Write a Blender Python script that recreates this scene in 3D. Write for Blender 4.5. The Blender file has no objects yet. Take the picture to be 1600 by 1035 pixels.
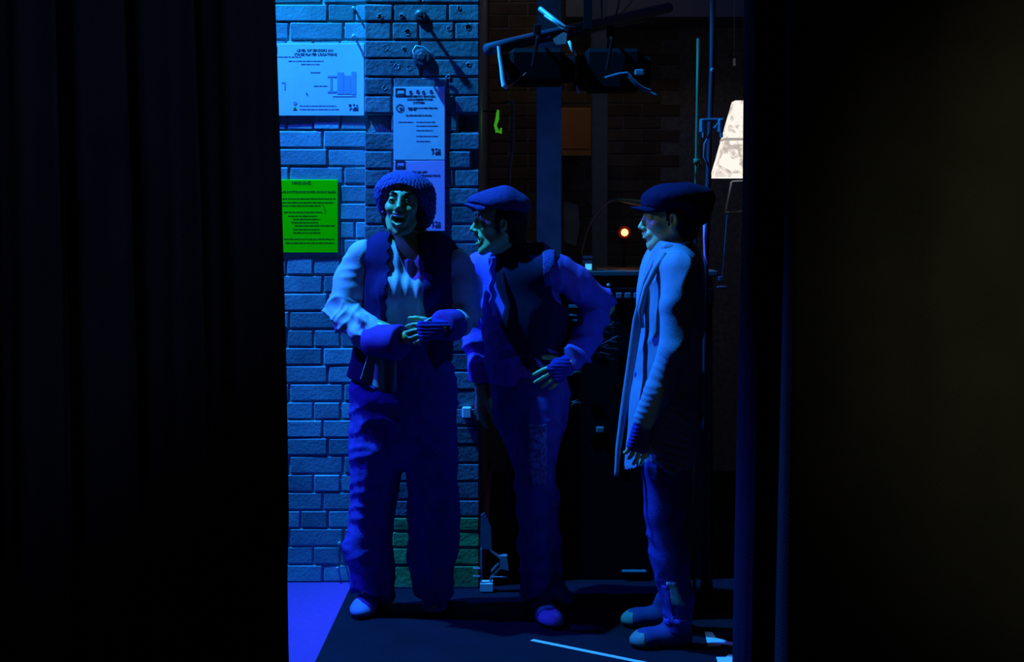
import bpy, math, random
import numpy as np
from mathutils import Vector, Matrix
R_ = random.Random(7)
SC = bpy.context.scene
COL = SC.collection

# ------------------------------------------------------------------ camera, lights, exposure
F_PX, HZ, EYE = 2222.0, 330.0, 1.54          # focal length in pixels, horizon row, eye height
cam_d = bpy.data.cameras.new('camera'); cam = bpy.data.objects.new('camera', cam_d); COL.objects.link(cam)
cam.location = (0, 0, EYE); cam.rotation_euler = (math.radians(90), 0, 0)
cam_d.sensor_width = 36.0; cam_d.lens = 36.0*F_PX/1600.0
cam_d.shift_y = -(517.5-HZ)/1600.0; cam_d.clip_start = 0.05
SC.camera = cam

w = bpy.data.worlds.new('world'); SC.world = w; w.use_nodes = True
w.node_tree.nodes['Background'].inputs[0].default_value = (0.1, 0.09, 0.07, 1)
w.node_tree.nodes['Background'].inputs[1].default_value = 0.012

def lamp(name, kind, loc, target, col, power, size=0.1, angle=60, blend=0.4):
    d = bpy.data.lights.new(name, kind); o = bpy.data.objects.new(name, d); COL.objects.link(o)
    o.location = loc; d.color = col; d.energy = power
    if kind == 'AREA': d.size = size
    else: d.shadow_soft_size = size
    if kind == 'SPOT': d.spot_size = math.radians(angle); d.spot_blend = blend
    if target is not None:
        o.rotation_euler = (Vector(target)-Vector(loc)).to_track_quat('-Z', 'Y').to_euler()
    return o
# two blue stage lanterns high up in the wing on the left, almost in the plane of the actors
lamp('key_or_fill_spot', 'SPOT', (-1.75, 5.33, 4.35), (-0.22, 5.6, 1.5), (0.012, 0.32, 1.0), 1500, 0.035, 50, 0.45)
lamp('key_or_fill_spot', 'SPOT', (-2.60, 5.46, 3.35), (0.10, 5.25, 0.75), (0.026, 0.05, 1.0), 640, 0.05, 44, 0.5)
lamp('key_or_fill_spot', 'SPOT', (-1.70, 4.35, 2.35), (0.52, 5.08, 1.38), (0.32, 0.55, 1.0), 26, 0.04, 13, 0.8)  # added narrow spot that brightens the profile actor's head and chest
# added fills, no real source, that dimly brighten the masking curtains
lamp('curtain_fill', 'AREA', (0.3, 0.2, 3.6), (0.6, 4.2, 1.2), (1.0, 0.85, 0.5), 0.8, 1.6)
lamp('curtain_fill', 'SPOT', (2.5, 0.6, 2.4), (2.10, 4.1, 1.35), (0.62, 1.0, 0.35), 190.0, 0.1, 40, 0.8)
lamp('key_or_fill_spot', 'SPOT', (-1.75, 4.30, 2.50), (0.80, 4.93, 0.0), (0.05, 0.35, 1.0), 130, 0.03, 9.5, 0.5)  # added narrow spot that brightens the floor tapes by the right curtain
lamp('curtain_fill', 'SPOT', (0.9, 0.6, 3.4), (-1.75, 3.8, 2.0), (0.30, 0.42, 1.0), 110.0, 0.1, 42, 0.6)
# added warm and blue fills that faintly brighten the deep wing
lamp('wing_fill', 'POINT', (0.05, 7.2, 3.1), None, (1.0, 0.72, 0.45), 2.2, 0.1)
lamp('wing_fill', 'POINT', (1.4, 6.6, 3.9), None, (0.06, 0.2, 1.0), 7.0, 0.2)

vs = SC.view_settings; vs.view_transform = 'Standard'; vs.look = 'None'; vs.gamma = 1.0
vs.use_curve_mapping = False; vs.exposure = 0.0

# ------------------------------------------------------------------ helpers
def P(px, py, d): return np.array([(px-800.0)*d/F_PX, d, EYE-(py-HZ)*d/F_PX])
def FL(px, py):                                 # point of the floor seen at a pixel
    d = F_PX*EYE/(py-HZ); return np.array([(px-800.0)*d/F_PX, d, 0.0])

def mat(name, col, rough=0.7, metal=0.0, noise=0.0, nscale=20.0, bump=0.0, bscale=60.0, emit=None, estr=0.0, col2=None, spec=0.15, wave=None, rnd=0.0, sheen=0.0, geo=False):
    m = bpy.data.materials.new(name); m.use_nodes = True; nt = m.node_tree; b = nt.nodes['Principled BSDF']
    b.inputs['Roughness'].default_value = rough; b.inputs['Metallic'].default_value = metal
    b.inputs['Specular IOR Level'].default_value = spec
    if sheen: b.inputs['Sheen Weight'].default_value = sheen
    b.inputs['Base Color'].default_value = (*col, 1)
    tc = nt.nodes.new('ShaderNodeNewGeometry' if geo else 'ShaderNodeTexCoord'); co = tc.outputs['Position' if geo else 'Object']
    if noise > 0 or rnd > 0:
        n = nt.nodes.new('ShaderNodeTexNoise'); n.inputs['Scale'].default_value = nscale; n.inputs['Detail'].default_value = 5
        nt.links.new(co, n.inputs['Vector'])
        r = nt.nodes.new('ShaderNodeMapRange'); r.inputs[1].default_value = 0.3; r.inputs[2].default_value = 0.7
        nt.links.new(n.outputs['Fac'], r.inputs[0])
        mx = nt.nodes.new('ShaderNodeMix'); mx.data_type = 'RGBA'
        c2 = col2 or tuple(c*(1-noise) for c in col)
        mx.inputs[6].default_value = (*col, 1); mx.inputs[7].default_value = (*c2, 1)
        nt.links.new(r.outputs[0], mx.inputs[0]); out = mx.outputs[2]
        if rnd > 0:
            oi = nt.nodes.new('ShaderNodeObjectInfo'); r2 = nt.nodes.new('ShaderNodeMapRange')
            r2.inputs[3].default_value = 1-rnd; r2.inputs[4].default_value = 1+rnd*0.4
            nt.links.new(oi.outputs['Random'], r2.inputs[0])
            hv = nt.nodes.new('ShaderNodeHueSaturation'); nt.links.new(out, hv.inputs['Color']); nt.links.new(r2.outputs[0], hv.inputs['Value'])
            out = hv.outputs['Color']
        nt.links.new(out, b.inputs['Base Color'])
    if bump > 0:
        n2 = nt.nodes.new('ShaderNodeTexNoise'); n2.inputs['Scale'].default_value = bscale; n2.inputs['Detail'].default_value = 6
        nt.links.new(co, n2.inputs['Vector'])
        bp = nt.nodes.new('ShaderNodeBump'); bp.inputs['Strength'].default_value = bump; bp.inputs['Distance'].default_value = 0.01
        nt.links.new(n2.outputs['Fac'], bp.inputs['Height']); nt.links.new(bp.outputs[0], b.inputs['Normal'])
    if emit:
        b.inputs['Emission Color'].default_value = (*emit, 1); b.inputs['Emission Strength'].default_value = estr
    return m

def fast_mesh(name, V, F):
    V = np.asarray(V, np.float32); me = bpy.data.meshes.new(name)
    if isinstance(F, np.ndarray) and F.ndim == 2:
        n = len(F); k = F.shape[1]
        me.vertices.add(len(V)); me.vertices.foreach_set('co', V.ravel())
        me.loops.add(n*k); me.loops.foreach_set('vertex_index', F.ravel().astype(np.int32))
        me.polygons.add(n); me.polygons.foreach_set('loop_start', np.arange(0, n*k, k, dtype=np.int32))
        me.update(calc_edges=True); me.validate()
    else:
        me.from_pydata(V.tolist(), [], F); me.update()
    return me

def link(name, me, m=None, parent=None, smooth=False):
    o = bpy.data.objects.new(name, me); COL.objects.link(o)
    if m is not None:
        for mm in (m if isinstance(m, (list, tuple)) else [m]): me.materials.append(mm)
    if smooth: me.polygons.foreach_set('use_smooth', [True]*len(me.polygons))
    if parent is not None: o.parent = parent
    return o
def wloc(o):
    p = np.zeros(3)
    while o is not None: p += np.array(o.location); o = o.parent
    return p
def tag(o, label=None, cat=None, group=None, kind=None):
    if label: o['label'] = label
    if cat: o['category'] = cat
    if group: o['group'] = group
    if kind: o['kind'] = kind
    return o
def empty(name, loc, label, cat, group=None):
    o = bpy.data.objects.new(name, None); COL.objects.link(o); o.location = tuple(loc); o.empty_display_size = 0.1
    return tag(o, label, cat, group)

class MB:
    def __init__(s): s.v = []; s.f = []; s.mi = []
    def add(s, V, F, mi=0):
        b = len(s.v); s.v += [tuple(map(float, p)) for p in V]; s.f += [tuple(i+b for i in q) for q in F]; s.mi += [mi]*len(F); return s
    def box(s, x0, x1, y0, y1, z0, z1, mi=0):
        V = [(x, y, z) for x in (x0, x1) for y in (y0, y1) for z in (z0, z1)]
        return s.add(V, [(0,1,3,2),(4,6,7,5),(0,4,5,1),(2,3,7,6),(0,2,6,4),(1,5,7,3)], mi)
    def bevbox(s, x0, x1, y0, y1, z0, z1, b=0.004, mi=0):
        c = np.array([(x0+x1)/2, (y0+y1)/2, (z0+z1)/2]); h = np.array([x1-x0, y1-y0, z1-z0])/2; b = min(b, h.min()*0.9)
        V = []; idx = {}
        for sx in (-1, 1):
            for sy in (-1, 1):
                for sz in (-1, 1):
                    for a in range(3):
                        q = h.copy()-b; q[a] = h[a]; idx[(sx, sy, sz, a)] = len(V); V.append(c+q*np.array([sx, sy, sz]))
        F = []
        for a in range(3):
            u, w_ = (a+1) % 3, (a+2) % 3
            for sg in (-1, 1):
                q = []
                for (su, sw) in ((-1,-1),(1,-1),(1,1),(-1,1)):
                    k = [0,0,0]; k[a] = sg; k[u] = su; k[w_] = sw; q.append(idx[(*k, a)])
                F.append(tuple(q if sg > 0 else q[::-1]))
            for su in (-1, 1):
                for sw in (-1, 1):                      # edge running along axis a
                    def I(sa, ax):
                        k = [0,0,0]; k[a] = sa; k[u] = su; k[w_] = sw; return idx[(*k, ax)]
                    q = (I(-1, u), I(1, u), I(1, w_), I(-1, w_)); F.append(q if su*sw < 0 else q[::-1])
        for sx in (-1, 1):
            for sy in (-1, 1):
                for sz in (-1, 1):
                    q = (idx[(sx,sy,sz,0)], idx[(sx,sy,sz,1)], idx[(sx,sy,sz,2)]); F.append(q if sx*sy*sz > 0 else q[::-1])
        return s.add(V, F, mi)
    def tube(s, pts, r, n=10, mi=0, cap=True):
        pts = [np.array(p, float) for p in pts]; m = len(pts); rs = r if isinstance(r, (list, tuple)) else [r]*m
        T = [pts[min(i+1, m-1)]-pts[max(i-1, 0)] for i in range(m)]; T = [t/(np.linalg.norm(t)+1e-9) for t in T]
        a = np.array([0, 0, 1.0]) if abs(T[0][2]) < 0.9 else np.array([1.0, 0, 0])
        V = []; F = []
        for i in range(m):
            a = a-T[i]*a.dot(T[i]); a /= np.linalg.norm(a)+1e-9; b = np.cross(T[i], a)
            for k in range(n):
                t = 2*math.pi*k/n; V.append(pts[i]+rs[i]*(math.cos(t)*a+math.sin(t)*b))
        for i in range(m-1):
            for k in range(n): F.append((i*n+k, i*n+(k+1) % n, (i+1)*n+(k+1) % n, (i+1)*n+k))
        if cap: F += [tuple(range(n))[::-1], tuple((m-1)*n+k for k in range(n))]
        return s.add(V, F, mi)
    def lathe(s, c, ax, prof, n=20, mi=0):              # prof: (distance along ax, radius)
        c = np.array(c, float); ax = np.array(ax, float); ax /= np.linalg.norm(ax)
        pts = [c+ax*h for h, r in prof]; a = np.array([0, 0, 1.0]) if abs(ax[2]) < 0.9 else np.array([1.0, 0, 0])
        a = a-ax*a.dot(ax); a /= np.linalg.norm(a); b = np.cross(ax, a); V = []; F = []
        for p, (h, r) in zip(pts, prof):
            for k in range(n):
                t = 2*math.pi*k/n; V.append(p+max(r, 1e-4)*(math.cos(t)*a+math.sin(t)*b))
        for i in range(len(prof)-1):
            for k in range(n): F.append((i*n+k, i*n+(k+1) % n, (i+1)*n+(k+1) % n, (i+1)*n+k))
        F += [tuple(range(n))[::-1], tuple((len(prof)-1)*n+k for k in range(n))]
        return s.add(V, F, mi)
    def sph(s, c, r, nu=16, nv=10, mi=0):
        r = r if hasattr(r, '__len__') else (r, r, r)
        prof = [(-math.cos(math.pi*i/nv), math.sin(math.pi*i/nv)) for i in range(nv+1)]
        V = []; F = []
        for h, q in prof:
            for k in range(nu):
                t = 2*math.pi*k/nu; V.append((c[0]+r[0]*max(q, .003)*math.cos(t), c[1]+r[1]*max(q, .003)*math.sin(t), c[2]+r[2]*h))
        for i in range(nv):
            for k in range(nu): F.append((i*nu+k, i*nu+(k+1) % nu, (i+1)*nu+(k+1) % nu, (i+1)*nu+k))
        return s.add(V, F, mi)
    def prism(s, poly, fn, t0, t1, mi=0):               # poly of (u, v); fn(u, v, t) -> point
        n = len(poly); V = [fn(u, v, t0) for u, v in poly]+[fn(u, v, t1) for u, v in poly]
        F = [tuple(range(n))[::-1], tuple(range(n, 2*n))]+[(i, (i+1) % n, n+(i+1) % n, n+i) for i in range(n)]
        return s.add(V, F, mi)
    def sheet(s, fn, nu, nv, th=0.004, mi=0):           # closed thin cloth from fn(u, v), u,v in 0..1
        G = np.array([[fn(i/nu, j/nv) for j in range(nv+1)] for i in range(nu+1)], float)
        du = np.gradient(G, axis=0); dv = np.gradient(G, axis=1); N = np.cross(du, dv); N /= np.linalg.norm(N, axis=2, keepdims=True)+1e-9
        A = (G+N*th/2).reshape(-1, 3); B = (G-N*th/2).reshape(-1, 3); n = len(A); W = nv+1; F = []
        for i in range(nu):
            for j in range(nv):
                q = (i*W+j, (i+1)*W+j, (i+1)*W+j+1, i*W+j+1); F += [q, tuple(n+k for k in q[::-1])]
        for i in range(nu):
            a, b = i*W, (i+1)*W; F.append((a, n+a, n+b, b)); a, b = i*W+nv, (i+1)*W+nv; F.append((b, n+b, n+a, a))
        for j in range(nv):
            a, b = j, j+1; F.append((b, n+b, n+a, a)); a, b = nu*W+j, nu*W+j+1; F.append((a, n+a, n+b, b))
        return s.add(np.vstack([A, B]), F, mi)
    def build(s, name, m, parent=None, smooth=False, label=None):
        V = np.array(s.v, float)
        if parent is not None: V = V-wloc(parent)
        me = bpy.data.meshes.new(name); me.from_pydata(V.tolist(), [], s.f); me.update()
        o = link(name, me, m, parent, smooth)
        if any(s.mi): me.polygons.foreach_set('material_index', s.mi)
        if label: o['label'] = label
        return o
def top(mb, name, m, label, cat, base=None, group=None, smooth=False):   # a thing that is one mesh
    V = np.array(mb.v, float)
    if base is None: base = np.array([(V[:, 0].min()+V[:, 0].max())/2, (V[:, 1].min()+V[:, 1].max())/2, V[:, 2].min()])
    mb.v = [tuple(p) for p in V-base]; o = mb.build(name, m, None, smooth); o.location = tuple(base)
    return tag(o, label, cat, group)
def struct(o): o['kind'] = 'structure'; return o

# ------------------------------------------------------------------ sculpting by distance fields (numpy surface nets)
class Field:
    def __init__(s, xs, ys, zs):
        s.x = np.asarray(xs, np.float32); s.y = np.asarray(ys, np.float32); s.z = np.asarray(zs, np.float32)
        s.F = np.full((len(s.x), len(s.y), len(s.z)), 0.3, np.float32)
    def sl(s, lo, hi):
        r = []
        for a, l, h in ((s.x, lo[0], hi[0]), (s.y, lo[1], hi[1]), (s.z, lo[2], hi[2])):
            i, j = int(np.searchsorted(a, l)), int(np.searchsorted(a, h)); r.append(slice(max(i-1, 0), min(j+1, len(a))))
        return tuple(r)
    def pts(s, q): return s.x[q[0]][:, None, None], s.y[q[1]][None, :, None], s.z[q[2]][None, None, :]
    def mix(s, q, d, k, op):
        A = s.F[q]
        if op == 'sub': d = -d; A2 = -A; B2 = -d
        if op == 'u':
            h = np.clip(0.5+0.5*(d-A)/k, 0, 1); s.F[q] = d+(A-d)*h-k*h*(1-h)
        elif op == 'sub':
            h = np.clip(0.5+0.5*(B2-A2)/k, 0, 1); s.F[q] = -(B2+(A2-B2)*h-k*h*(1-h))
    def cap(s, a, b, ra, rb=None, k=0.02, op='u', n=None, ratio=1.0):
        rb = ra if rb is None else rb; a = np.asarray(a, float); b = np.asarray(b, float); m = max(ra, rb)+k+0.03
        q = s.sl(np.minimum(a, b)-m, np.maximum(a, b)+m); X, Y, Z = s.pts(q)
        dx, dy, dz = X-a[0], Y-a[1], Z-a[2]; ab = b-a
        if n is not None:
            n = np.asarray(n, float); n = n/np.linalg.norm(n); g = 1/ratio-1
            t = dx*n[0]+dy*n[1]+dz*n[2]; dx, dy, dz = dx+t*n[0]*g, dy+t*n[1]*g, dz+t*n[2]*g
            ab = ab+n*(ab.dot(n))*g
        h = np.clip((dx*ab[0]+dy*ab[1]+dz*ab[2])/(ab.dot(ab)+1e-9), 0, 1)
        d = np.sqrt((dx-ab[0]*h)**2+(dy-ab[1]*h)**2+(dz-ab[2]*h)**2)-(ra+(rb-ra)*h)
        if n is not None: d = d*(0.5+0.5*ratio)
        s.mix(q, d.astype(np.float32), k, op); return s
    def chain(s, pts, rs, k=0.02, n=None, ratio=1.0):
        for i in range(len(pts)-1): s.cap(pts[i], pts[i+1], rs[i], rs[i+1], k, 'u', n, ratio)
        return s
    def ell(s, c, r, R=None, k=0.01, op='u'):
        c = np.asarray(c, float); r = np.asarray(r if hasattr(r, '__len__') else (r, r, r), float); m = r.max()+k+0.02
        q = s.sl(c-m, c+m); X, Y, Z = s.pts(q); dx, dy, dz = X-c[0], Y-c[1], Z-c[2]
        if R is not None:
            dx, dy, dz = (dx*R[0, i]+dy*R[1, i]+dz*R[2, i] for i in range(3))
        k0 = np.sqrt((dx/r[0])**2+(dy/r[1])**2+(dz/r[2])**2); k1 = np.sqrt((dx/r[0]**2)**2+(dy/r[1]**2)**2+(dz/r[2]**2)**2)+1e-6
        s.mix(q, (k0*(k0-1)/k1).astype(np.float32), k, op); return s
    def cut(s, fn):                                     # keep where fn(X, Y, Z) < 0
        X, Y, Z = s.x[:, None, None], s.y[None, :, None], s.z[None, None, :]
        s.F = np.maximum(s.F, fn(X, Y, Z)).astype(np.float32); return s
    def mesh(s):
        F = s.F; F[0] = F[-1] = 0.3; F[:, 0] = F[:, -1] = 0.3; F[:, :, 0] = F[:, :, -1] = 0.3
        S = F < 0; nx, ny, nz = F.shape
        cnt = np.zeros((nx-1, ny-1, nz-1), np.int8)
        C = [(i, j, k) for i in (0, 1) for j in (0, 1) for k in (0, 1)]
        for i, j, k in C: cnt += S[i:nx-1+i, j:ny-1+j, k:nz-1+k]
        act = (cnt > 0) & (cnt < 8); I = np.argwhere(act); idx = -np.ones(act.shape, np.int32); idx[act] = np.arange(len(I))
        acc = np.zeros((len(I), 3)); num = np.zeros(len(I)); ax = (s.x, s.y, s.z)
        for a in C:
            for t in range(3):
                if a[t]: continue
                b = list(a); b[t] = 1; ia = I+np.array(a); ib = I+np.array(b)
                fa = F[ia[:, 0], ia[:, 1], ia[:, 2]]; fb = F[ib[:, 0], ib[:, 1], ib[:, 2]]; mk = (fa < 0) != (fb < 0)
                tt = np.where(mk, fa/(fa-fb+1e-12*(fa == fb)), 0)
                for c in range(3):
                    pa = ax[c][ia[:, c]]; pb = ax[c][ib[:, c]]; acc[:, c] += np.where(mk, pa+(pb-pa)*tt, 0)
                num += mk
        V = acc/num[:, None]; Q = []
        for t in range(3):
            u, v = (t+1) % 3, (t+2) % 3
            s0 = [slice(None)]*3; s1 = [slice(None)]*3; s0[t] = slice(0, -1); s1[t] = slice(1, None)
            ch = S[tuple(s0)] != S[tuple(s1)]; E = np.argwhere(ch)
            E = E[(E[:, u] > 0) & (E[:, v] > 0) & (E[:, u] < F.shape[u]-1) & (E[:, v] < F.shape[v]-1)]
            ins = S[E[:, 0], E[:, 1], E[:, 2]]; qs = []
            for du, dv in ((-1, -1), (0, -1), (0, 0), (-1, 0)):
                e = E.copy(); e[:, u] += du; e[:, v] += dv; qs.append(idx[e[:, 0], e[:, 1], e[:, 2]])
            q = np.stack(qs, 1); q[~ins] = q[~ins][:, ::-1]; Q.append(q)
        Q = np.vstack(Q); return V, Q[(Q >= 0).all(1)]
def normals(V, Q):
    N = np.zeros_like(V); n = np.cross(V[Q[:, 2]]-V[Q[:, 0]], V[Q[:, 3]]-V[Q[:, 1]])
    for i in range(4):
        for c in range(3): N[:, c] += np.bincount(Q[:, i], n[:, c], len(V))
    return N/(np.linalg.norm(N, axis=1, keepdims=True)+1e-12)
def relax(V, Q, it=2, w_=0.5):
    for _ in range(it):
        S = np.zeros_like(V); c = np.zeros(len(V))
        for i in range(4):
            a, b = Q[:, i], Q[:, (i+1) % 4]
            for k in range(3): S[:, k] += np.bincount(a, V[b, k], len(V))+np.bincount(b, V[a, k], len(V))
            c += np.bincount(a, minlength=len(V))+np.bincount(b, minlength=len(V))
        V = V*(1-w_)+w_*S/c[:, None]
    return V
_tab = np.random.RandomState(5).rand(32, 32, 32)
def vn(Pn, f, seed=0):                                   # smooth value noise 0..1, f may be a 3-vector
    q = Pn*np.asarray(f)+seed*7.31; i = np.floor(q).astype(int); t = q-i; t = t*t*(3-2*t); i %= 32; j = (i+1) % 32; r = 0
    for a in (0, 1):
        for b in (0, 1):
            for c in (0, 1):
                wgt = (t[:, 0] if a else 1-t[:, 0])*(t[:, 1] if b else 1-t[:, 1])*(t[:, 2] if c else 1-t[:, 2])
                r = r+wgt*_tab[(j if a else i)[:, 0], (j if b else i)[:, 1], (j if c else i)[:, 2]]
    return r
def ridge(Pn, f, seed=0): return 1-np.abs(2*vn(Pn, f, seed)-1)
def axes(lo, hi, h, zfine=(), hz=0.01):
    xs = np.arange(lo[0], hi[0]+h, h); ys = np.arange(lo[1], hi[1]+h, h); z = lo[2]; zs = [z]
    while z < hi[2]:
        z += min([hz]+[f[2] for f in zfine if f[0]-0.01 <= z <= f[1]]); zs.append(z)
    return xs, ys, zs
def sculpt(name, F, m, parent, disp=None, it=2, label=None, seed=0):
    V, Q = F.mesh(); V = relax(V, Q, it)
    if disp is not None: N = normals(V, Q); V = V+N*disp(V, N)[:, None]
    o = link(name, fast_mesh(name, V-(wloc(parent) if parent is not None else 0), Q), m, parent, True)
    if label: o['label'] = label
    return o, V, Q
def patch(name, V, Q, mask, off, m, parent, th=0.002, label=None):        # a piece sewn or worn on top of a sculpted surface
    N = normals(V, Q); fm = mask(V[Q].mean(1), N[Q].mean(1)); q = Q[fm]
    u, inv = np.unique(q, return_inverse=True); q = inv.reshape(q.shape); n = len(u)
    o1 = off(V[u]) if callable(off) else off
    A = V[u]+N[u]*(np.asarray(o1)[..., None] if np.ndim(o1) else o1); B = V[u]-N[u]*0.002
    E = np.vstack([np.stack([q[:, i], q[:, (i+1) % 4]], 1) for i in range(4)])
    key = E[:, 0].astype(np.int64)*n+E[:, 1]; rev = E[:, 1].astype(np.int64)*n+E[:, 0]; bd = E[~np.isin(key, rev)]
    F_ = np.vstack([q, q[:, ::-1]+n, np.stack([bd[:, 1], bd[:, 0], bd[:, 0]+n, bd[:, 1]+n], 1)])
    o = link(name, fast_mesh(name, np.vstack([A, B])-wloc(parent), F_), m, parent, True)
    if label: o['label'] = label
    return o
# ------------------------------------------------------------------ materials
M = {}
M['brick_paint'] = mat('painted_brick', (0.30, 0.46, 0.48), 0.55, noise=0.4, nscale=14, bump=0.18, bscale=90, col2=(0.18, 0.32, 0.36), rnd=0.4, geo=True)
M['mortar_paint'] = mat('painted_mortar', (0.35, 0.54, 0.54), 0.7, noise=0.3, nscale=30, bump=0.6, bscale=120, geo=True)
M['brick_pier'] = mat('worn_brick', (0.24, 0.25, 0.26), 0.6, noise=0.5, nscale=16, bump=0.3, bscale=60, col2=(0.12, 0.15, 0.17), rnd=0.3, geo=True)
M['brick_green'] = mat('green_painted_brick', (0.10, 0.55, 0.16), 0.5, noise=0.3, nscale=16, bump=0.25, bscale=70, rnd=0.4, geo=True)
M['mortar_pier'] = mat('worn_mortar', (0.30, 0.31, 0.32), 0.8, noise=0.4, nscale=40, bump=0.8, bscale=120, geo=True)
M['dark_wall'] = mat('dark_wall', (0.10, 0.09, 0.08), 0.9, noise=0.4, nscale=3, bump=0.3, bscale=25, geo=True)
M['brown_brick'] = mat('brown_brick', (0.20, 0.16, 0.12), 0.8, noise=0.4, nscale=5, bump=0.4, bscale=40, rnd=0.35, geo=True)
M['floor'] = mat('painted_floor', (0.36, 0.065, 0.37), 0.7, noise=0.12, nscale=40, bump=0.2, bscale=300, geo=True)
M['mat'] = mat('black_vinyl', (0.012, 0.0075, 0.019), 0.8, noise=0.3, nscale=6, bump=0.1, bscale=200, geo=True)
M['velvet'] = mat('black_velvet', (0.02, 0.019, 0.025), 0.9, noise=0.3, nscale=4, bump=0.3, bscale=220)
M['velvet_b'] = mat('black_serge', (0.026, 0.009, 0.036), 0.9, noise=0.3, nscale=4, bump=0.3, bscale=220)
M['paper'] = mat('white_paper', (0.80, 0.80, 0.80), 0.6, noise=0.08, nscale=25)
M['paper_lilac'] = mat('lilac_paper', (1.0, 0.46, 0.85), 0.6, noise=0.06, nscale=25)
M['paper_green'] = mat('green_paper', (0.02, 1.0, 0.0), 0.9, noise=0.08, nscale=30, spec=0.0)
M['ink'] = mat('print_ink', (0.05, 0.06, 0.10), 0.6)
M['ink_grey'] = mat('pale_ink', (0.36, 0.40, 0.55), 0.6)
M['ink_green'] = mat('green_ink', (0.01, 0.22, 0.02), 0.6)
M['ink_dgreen'] = mat('dark_print_on_green', (0.01, 0.30, 0.01), 0.6)
M['steel'] = mat('grey_steel', (0.16, 0.20, 0.26), 0.55, 0.2, noise=0.2, nscale=30, geo=True)
M['galv'] = mat('galvanised_steel', (0.55, 0.6, 0.62), 0.4, 0.5, noise=0.2, nscale=40)
M['black'] = mat('black_metal', (0.003, 0.003, 0.004), 0.8, spec=0.1)
M['column'] = mat('grey_column_paint', (0.50, 0.90, 0.85), 0.6, noise=0.25, nscale=12, geo=True)
M['iron'] = mat('dark_iron', (0.10, 0.11, 0.12), 0.5, 0.5)
M['alu'] = mat('bright_white_metal', (0.9, 0.92, 0.92), 0.4)
M['cable'] = mat('black_rubber', (0.03, 0.03, 0.035), 0.5)
M['tape'] = mat('white_tape', (0.85, 0.85, 0.85), 0.5, noise=0.1, nscale=60)

# ------------------------------------------------------------------ the room shell
WY, PY = 5.894, 5.797                     # faces of the rear brickwork and of the brick pier standing in front of it
PX0, PX1 = -0.600, -0.1357
b = MB(); b.box(-3.6, 3.6, -1.0, 8.7, -0.12, 0.0); struct(b.build('floor', M['floor']))
b = MB(); b.box(-3.6, 3.6, -1.0, 8.7, 5.0, 5.12); struct(b.build('ceiling', M['dark_wall']))
b = MB(); b.box(-3.6, -3.45, -1.0, 8.7, 0, 5); struct(b.build('wall_left', M['dark_wall']))
b = MB(); b.box(3.45, 3.6, -1.0, 8.7, 0, 5); struct(b.build('wall_right', M['dark_wall']))
b = MB(); b.box(PX1+0.003, 3.45, 8.42, 8.7, 0, 5); wf = struct(b.build('wall_far', M['mortar_pier']))
wr = MB(); wr.box(-3.45, PX0+0.01, WY+0.007, WY+0.35, 0, 5); wr = struct(wr.build('wall_rear', M['mortar_paint']))

COURSE = 0.075
_bm = {}
def brick(parent, x0, x1, y, z0, z1, m, depth=0.09, out=None, jit=0.0015):
    """one brick, its front face at depth y looking towards the camera"""
    wq, hq = round((x1-x0)/0.004)*0.004, round((z1-z0)/0.003)*0.003
    k = (wq, hq, depth, m.name, R_.randrange(3)); me = _bm.get(k)
    if me is None:
        mb = MB(); mb.bevbox(-wq/2, wq/2, 0, depth, -hq/2, hq/2, 0.0035)
        V = np.array(mb.v); r = np.random.RandomState(len(_bm)); V[:, [0, 2]] += r.uniform(-0.0016, 0.0016, (len(V), 2)); V[:, 1] += r.uniform(-0.0008, 0.0008, len(V))*(V[:, 1] < depth/2)
        me = bpy.data.meshes.new('brick'); me.from_pydata(V.tolist(), [], mb.f); me.materials.append(m); me.update(); _bm[k] = me
    o = bpy.data.objects.new('brick', me); COL.objects.link(o); o.parent = parent
    o.location = ((x0+x1)/2, y+R_.uniform(-jit, jit), (z0+z1)/2); o.rotation_euler = (R_.uniform(-.006, .006), R_.uniform(-.006, .006), R_.uniform(-.01, .01))
    return o
ST, HD, J = 0.215, 0.1025, 0.0095
# rear wall: 32 courses as far as the photograph can see, then joined brickwork for the rest
far = MB()
for i in range(34):
    z0, z1 = i*COURSE+J*0.5, (i+1)*COURSE-J*0.5
    L, off = ((ST, 0.035), (HD, 0.0), (ST, 0.125), (ST, 0.06))[i % 4]
    x = PX0-0.004+off if i % 4 else PX0+off
    x -= 0.0
    while x > -3.3:
        L2 = L if i % 4 != 3 or R_.random() > 0.3 else HD
        a, c = x-L2, min(x, PX0-0.004)
        if c-a > 0.03:
            if a > -1.22: brick(wr, a, c, WY, z0, z1, M['brick_paint'])
            else: far.bevbox(a, c, WY, WY+0.06, z0, z1, 0.0035)
        x = a-J
o = far.build('brick_field', M['brick_paint'], wr); o['kind'] = 'stuff'

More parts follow.
